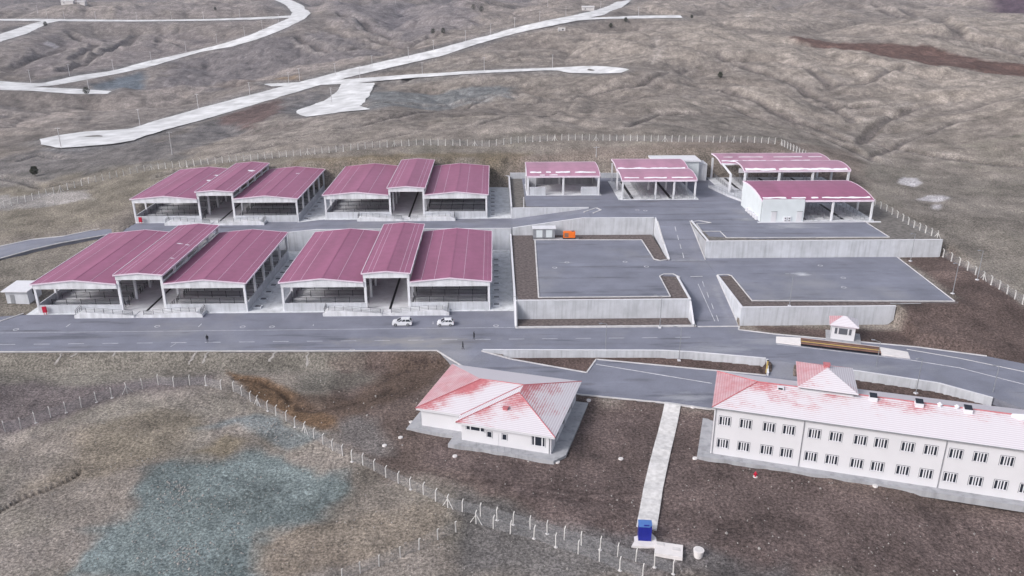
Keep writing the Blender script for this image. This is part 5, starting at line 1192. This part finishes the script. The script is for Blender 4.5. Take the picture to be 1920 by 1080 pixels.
for x, y, z, r in loc_off:
    b = len(mb.v); n = 5
    for k in range(n): a = k*2*math.pi/n + x; mb.v.append((x+r*rnd.uniform(.7,1.3)*math.cos(a), y+r*rnd.uniform(.7,1.3)*math.sin(a), z-.05))
    for k in range(n): a = k*2*math.pi/n + x; mb.v.append((x+r*.6*rnd.uniform(.7,1.2)*math.cos(a), y+r*.6*math.sin(a), z+r*rnd.uniform(.5,.9)))
    mb.f.append(tuple(b+n+k for k in range(n))); mb.mi.append(0)
    for k in range(n): j=(k+1)%n; mb.f.append((b+k,b+j,b+n+j,b+n+k)); mb.mi.append(0)
o = mb.build("stones", "stone", recalc=False); tag(o, "pale stones scattered over the foreground soil", "stones", None, "stuff")
# concrete debris running down the embankment
for i, (px, py, qx, qy) in enumerate([(118,662,102,684),(145,662,135,670),(222,659,214,668),(368,660,354,684),(391,660,380,682),(579,660,573,688),(516,660,505,678)]):
    a = at(px, py); b = at(qx, qy); t = thing("concrete_spill", "x", "concrete spill", (*a, hz(*a)), 0, "pale concrete spills down the road embankment")
    t['label'] = ["leftmost","second","third","fourth","fifth","second from right","rightmost"][[0,1,2,3,4,6,5][i]] + " pale concrete spill on the embankment below the road, counted from the left"
    mb = MB(); n = 6; prev = None
    for k in range(n + 1):
        f = k / n; x = a[0]+(b[0]-a[0])*f + .25*rnd.uniform(-1,1); y = a[1]+(b[1]-a[1])*f; z = hz(x, y) + .05; w_ = .1 + .2*rnd.random()
        cur = ((x-w_-a[0], y-a[1], z-hz(*a)), (x+w_-a[0], y-a[1], z-hz(*a)))
        if prev: mb.prism([prev[0][:2], prev[1][:2], cur[1][:2], cur[0][:2]], min(prev[0][2], cur[0][2]) - .4, [prev[0][2], prev[1][2], cur[1][2], cur[0][2]])
        prev = cur
    mb.build("spill", "stone", t)
# ------------------------------------------------------------------ cars
def car(label, q, L, Hh, suv):
    t = thing("parked_car", label, "car", (q[0], q[1], 0), math.pi, "white cars parked before the front right hall"); W = .88
    # side profile front at +x
    zb = 1.05 if suv else .95; low = .22
    prof = [(-L/2+.02, .45), (-L/2, .75), (-L/2+.06, zb+.02), (L*.16, zb+.05), (L*.40, zb-.03), (L/2-.08, zb-.2), (L/2, .6), (L/2-.04, .3), (L*.3, low), (-L*.3, low), (-L/2+.08, .3)]
    mb = MB(); n = len(prof); secs = [(-W, .93), (-W+.08, 1.0), (W-.08, 1.0), (W, .93)]
    for y, sc in secs:
        for x, z in prof: mb.v.append((x * (1 if sc == 1 else .985), y, .2 + (z - .2) * sc))
    for k in range(3):
        for i in range(n): j = (i+1)%n; mb.f.append((k*n+i, k*n+j, (k+1)*n+j, (k+1)*n+i)); mb.mi.append(0)
    mb.f.append(tuple(range(n))); mb.f.append(tuple(reversed(range(3*n, 4*n)))); mb.mi += [0, 0]
    mb.build("body", "car_white", t)
    xr0, xr1 = -L/2+.55, L*.06; zt = Hh - .06
    g_ = MB(); lo = [(-L/2+.12, zb), (L*.27, zb)]
    g_._box([(lo[0][0],-W+.05,zb),(lo[1][0],-W+.05,zb),(lo[1][0],W-.05,zb),(lo[0][0],W-.05,zb),(xr0,-W+.2,zt),(xr1-.1,-W+.2,zt),(xr1-.1,W-.2,zt),(xr0,W-.2,zt)], 0)
    g_.build("windows", "glass", t)
    r = MB(); r._box([(xr0-.06,-W+.17,zt-.02),(xr1-.02,-W+.17,zt-.02),(xr1-.02,W-.17,zt-.02),(xr0-.06,W-.17,zt-.02),(xr0+.05,-W+.25,Hh),(xr1-.2,-W+.25,Hh),(xr1-.2,W-.25,Hh),(xr0+.05,W-.25,Hh)], 0)
    for s_ in (-1, 1):
        for fa, fb in ((0,.0),(.42,.42),(.74,.74),(1,1)):
            xl = lo[0][0]+(lo[1][0]-lo[0][0])*fa; xt = xr0+(xr1-.1-xr0)*fb
            r.bar((xl, s_*(W-.04), zb-.02), (xt, s_*(W-.18), zt), .06, .09)
        if suv: r.bar((xr0, s_*(W-.28), Hh+.05), (xr1-.2, s_*(W-.28), Hh+.05), .05, .05)
    r.build("roof", "car_white", t)
    for sx in (-1, 1):
        for sy in (-1, 1):
            x = sx * L * .31 + .05; R_ = .35 if suv else .3
            wh = MB().tube((x, sy*(W-.2), R_), (x, sy*(W+.02), R_), R_, 16).build("wheel", "tyre", t); MB().tube((x, sy*(W+.021), R_), (x, sy*(W+.04), R_), R_*.62, 12).build("rim", "galv", wh)
    for sy in (-1, 1):
        MB().box(L/2-.12, L/2+.005, sy*.62-.18, sy*.62+.18, .62, .78).build("headlight", "glass", t); MB().box(-L/2-.015, -L/2+.06, sy*.72-.1, sy*.72+.1, .75, .95).build("taillight", "lamp_red", t); MB().box(L*.2, L*.2+.12, sy*(W+.08)-.1, sy*(W+.08)+.1, zb+.02, zb+.17).build("mirror", "car_white", t)
car("larger white car with roof rails parked before the front right hall's ramp", P(754.5, 609, 0), 4.4, 1.62, True)
car("smaller white hatchback parked right of the larger white car", P(835.5, 609, 0), 3.75, 1.48, False)
# ------------------------------------------------------------------ people
def person(label, q, rz, z=0, stride=.25):
    t = thing("person", label, "person", (q[0], q[1], z), rz, None)
    V_ = []; E2 = []; Rd = []
    def add(p, r, par=None):
        V_.append(p); Rd.append(r)
        if par is not None: E2.append((par, len(V_)-1))
        return len(V_)-1
    pel = add((0,0,.98),.16); ch = add((0,0,1.22),.17,pel); sh = add((0,0,1.42),.16,ch); nk = add((0,.02,1.53),.06,sh); hd = add((0,.03,1.62),.095,nk); tp = add((0,.02,1.72),.085,hd); add((0,.135,1.64),.02,hd)
    for s_ in (-1,1):
        k = add((s_*.1, s_*stride*.5, .52),.075, add((s_*.1,0,.88),.105,pel)); an_ = add((s_*.11, s_*stride, .1),.05,k); add((s_*.11, s_*stride+.17, .04),.045,an_)
        sd = add((s_*.2,0,1.42),.08,sh); el = add((s_*.25,-s_*stride*.3,1.14),.055,sd); wr = add((s_*.26,-s_*stride*.5+.05,.9),.035,el); pm_ = add((s_*.26,-s_*stride*.5+.08,.84),.035,wr)
        for f in range(4): a = add((s_*(.26),-s_*stride*.5+.05+.02*f,.77),.01,pm_); add((s_*.25,-s_*stride*.5+.06+.02*f,.73+.006*abs(f-1.5)),.008,a)
        add((s_*.23,-s_*stride*.5+.13,.81),.011,pm_)
    me_ = D.meshes.new("body"); me_.from_pydata(V_, E2, []); o = D.objects.new("body", me_); COL.objects.link(o); o.parent = t
    md = o.modifiers.new("skin", 'SKIN')
    for i, r in enumerate(Rd): me_.skin_vertices[0].data[i].radius = (r, r*.8)
    me_.skin_vertices[0].data[0].use_root = True
    o.modifiers.new("sub", 'SUBSURF').levels = 1; me_.materials.append(M["coat"])
    MB().tube((0,-.01,1.66),(0,-.01,1.79),.105,10,0,.05).build("hair","black",t)
    MB().box(-.03,.03,.1,.125,1.58,1.66).build("face","skin",t)
person("person in dark clothes walking alone on the road below the left hall", P(389.5, 642, 0), R(20))
person("person in dark clothes standing at the junction near the parapet wall", P(868, 655, 0), R(-70), 0, .18)
person("person in dark clothes seen farther back on the road, right of the cars", P(889, 636, 0), R(120), 0, .12)

# ------------------------------------------------------------------ haze
hm = D.materials.new("haze_air"); hm.use_nodes = True; ht = hm.node_tree
for q_ in list(ht.nodes):
    if q_.type == 'BSDF_PRINCIPLED': ht.nodes.remove(q_)
pv = ht.nodes.new("ShaderNodeVolumePrincipled"); pv.inputs['Color'].default_value = (.82, .84, .95, 1); pv.inputs['Density'].default_value = .0001; pv.inputs['Anisotropy'].default_value = .2
ht.links.new(pv.outputs[0], ht.nodes['Material Output'].inputs['Volume'])
mb = MB(); mb.box(-7600, 7600, -300, 7200, float(Z.min()) - 2, max(float(Z.max()) + 8, 90)); MATS["haze_air"] = hm
o = mb.build("haze", "haze_air"); tag(o, "thin pale haze filling the air over the hills", "haze", None, "stuff")
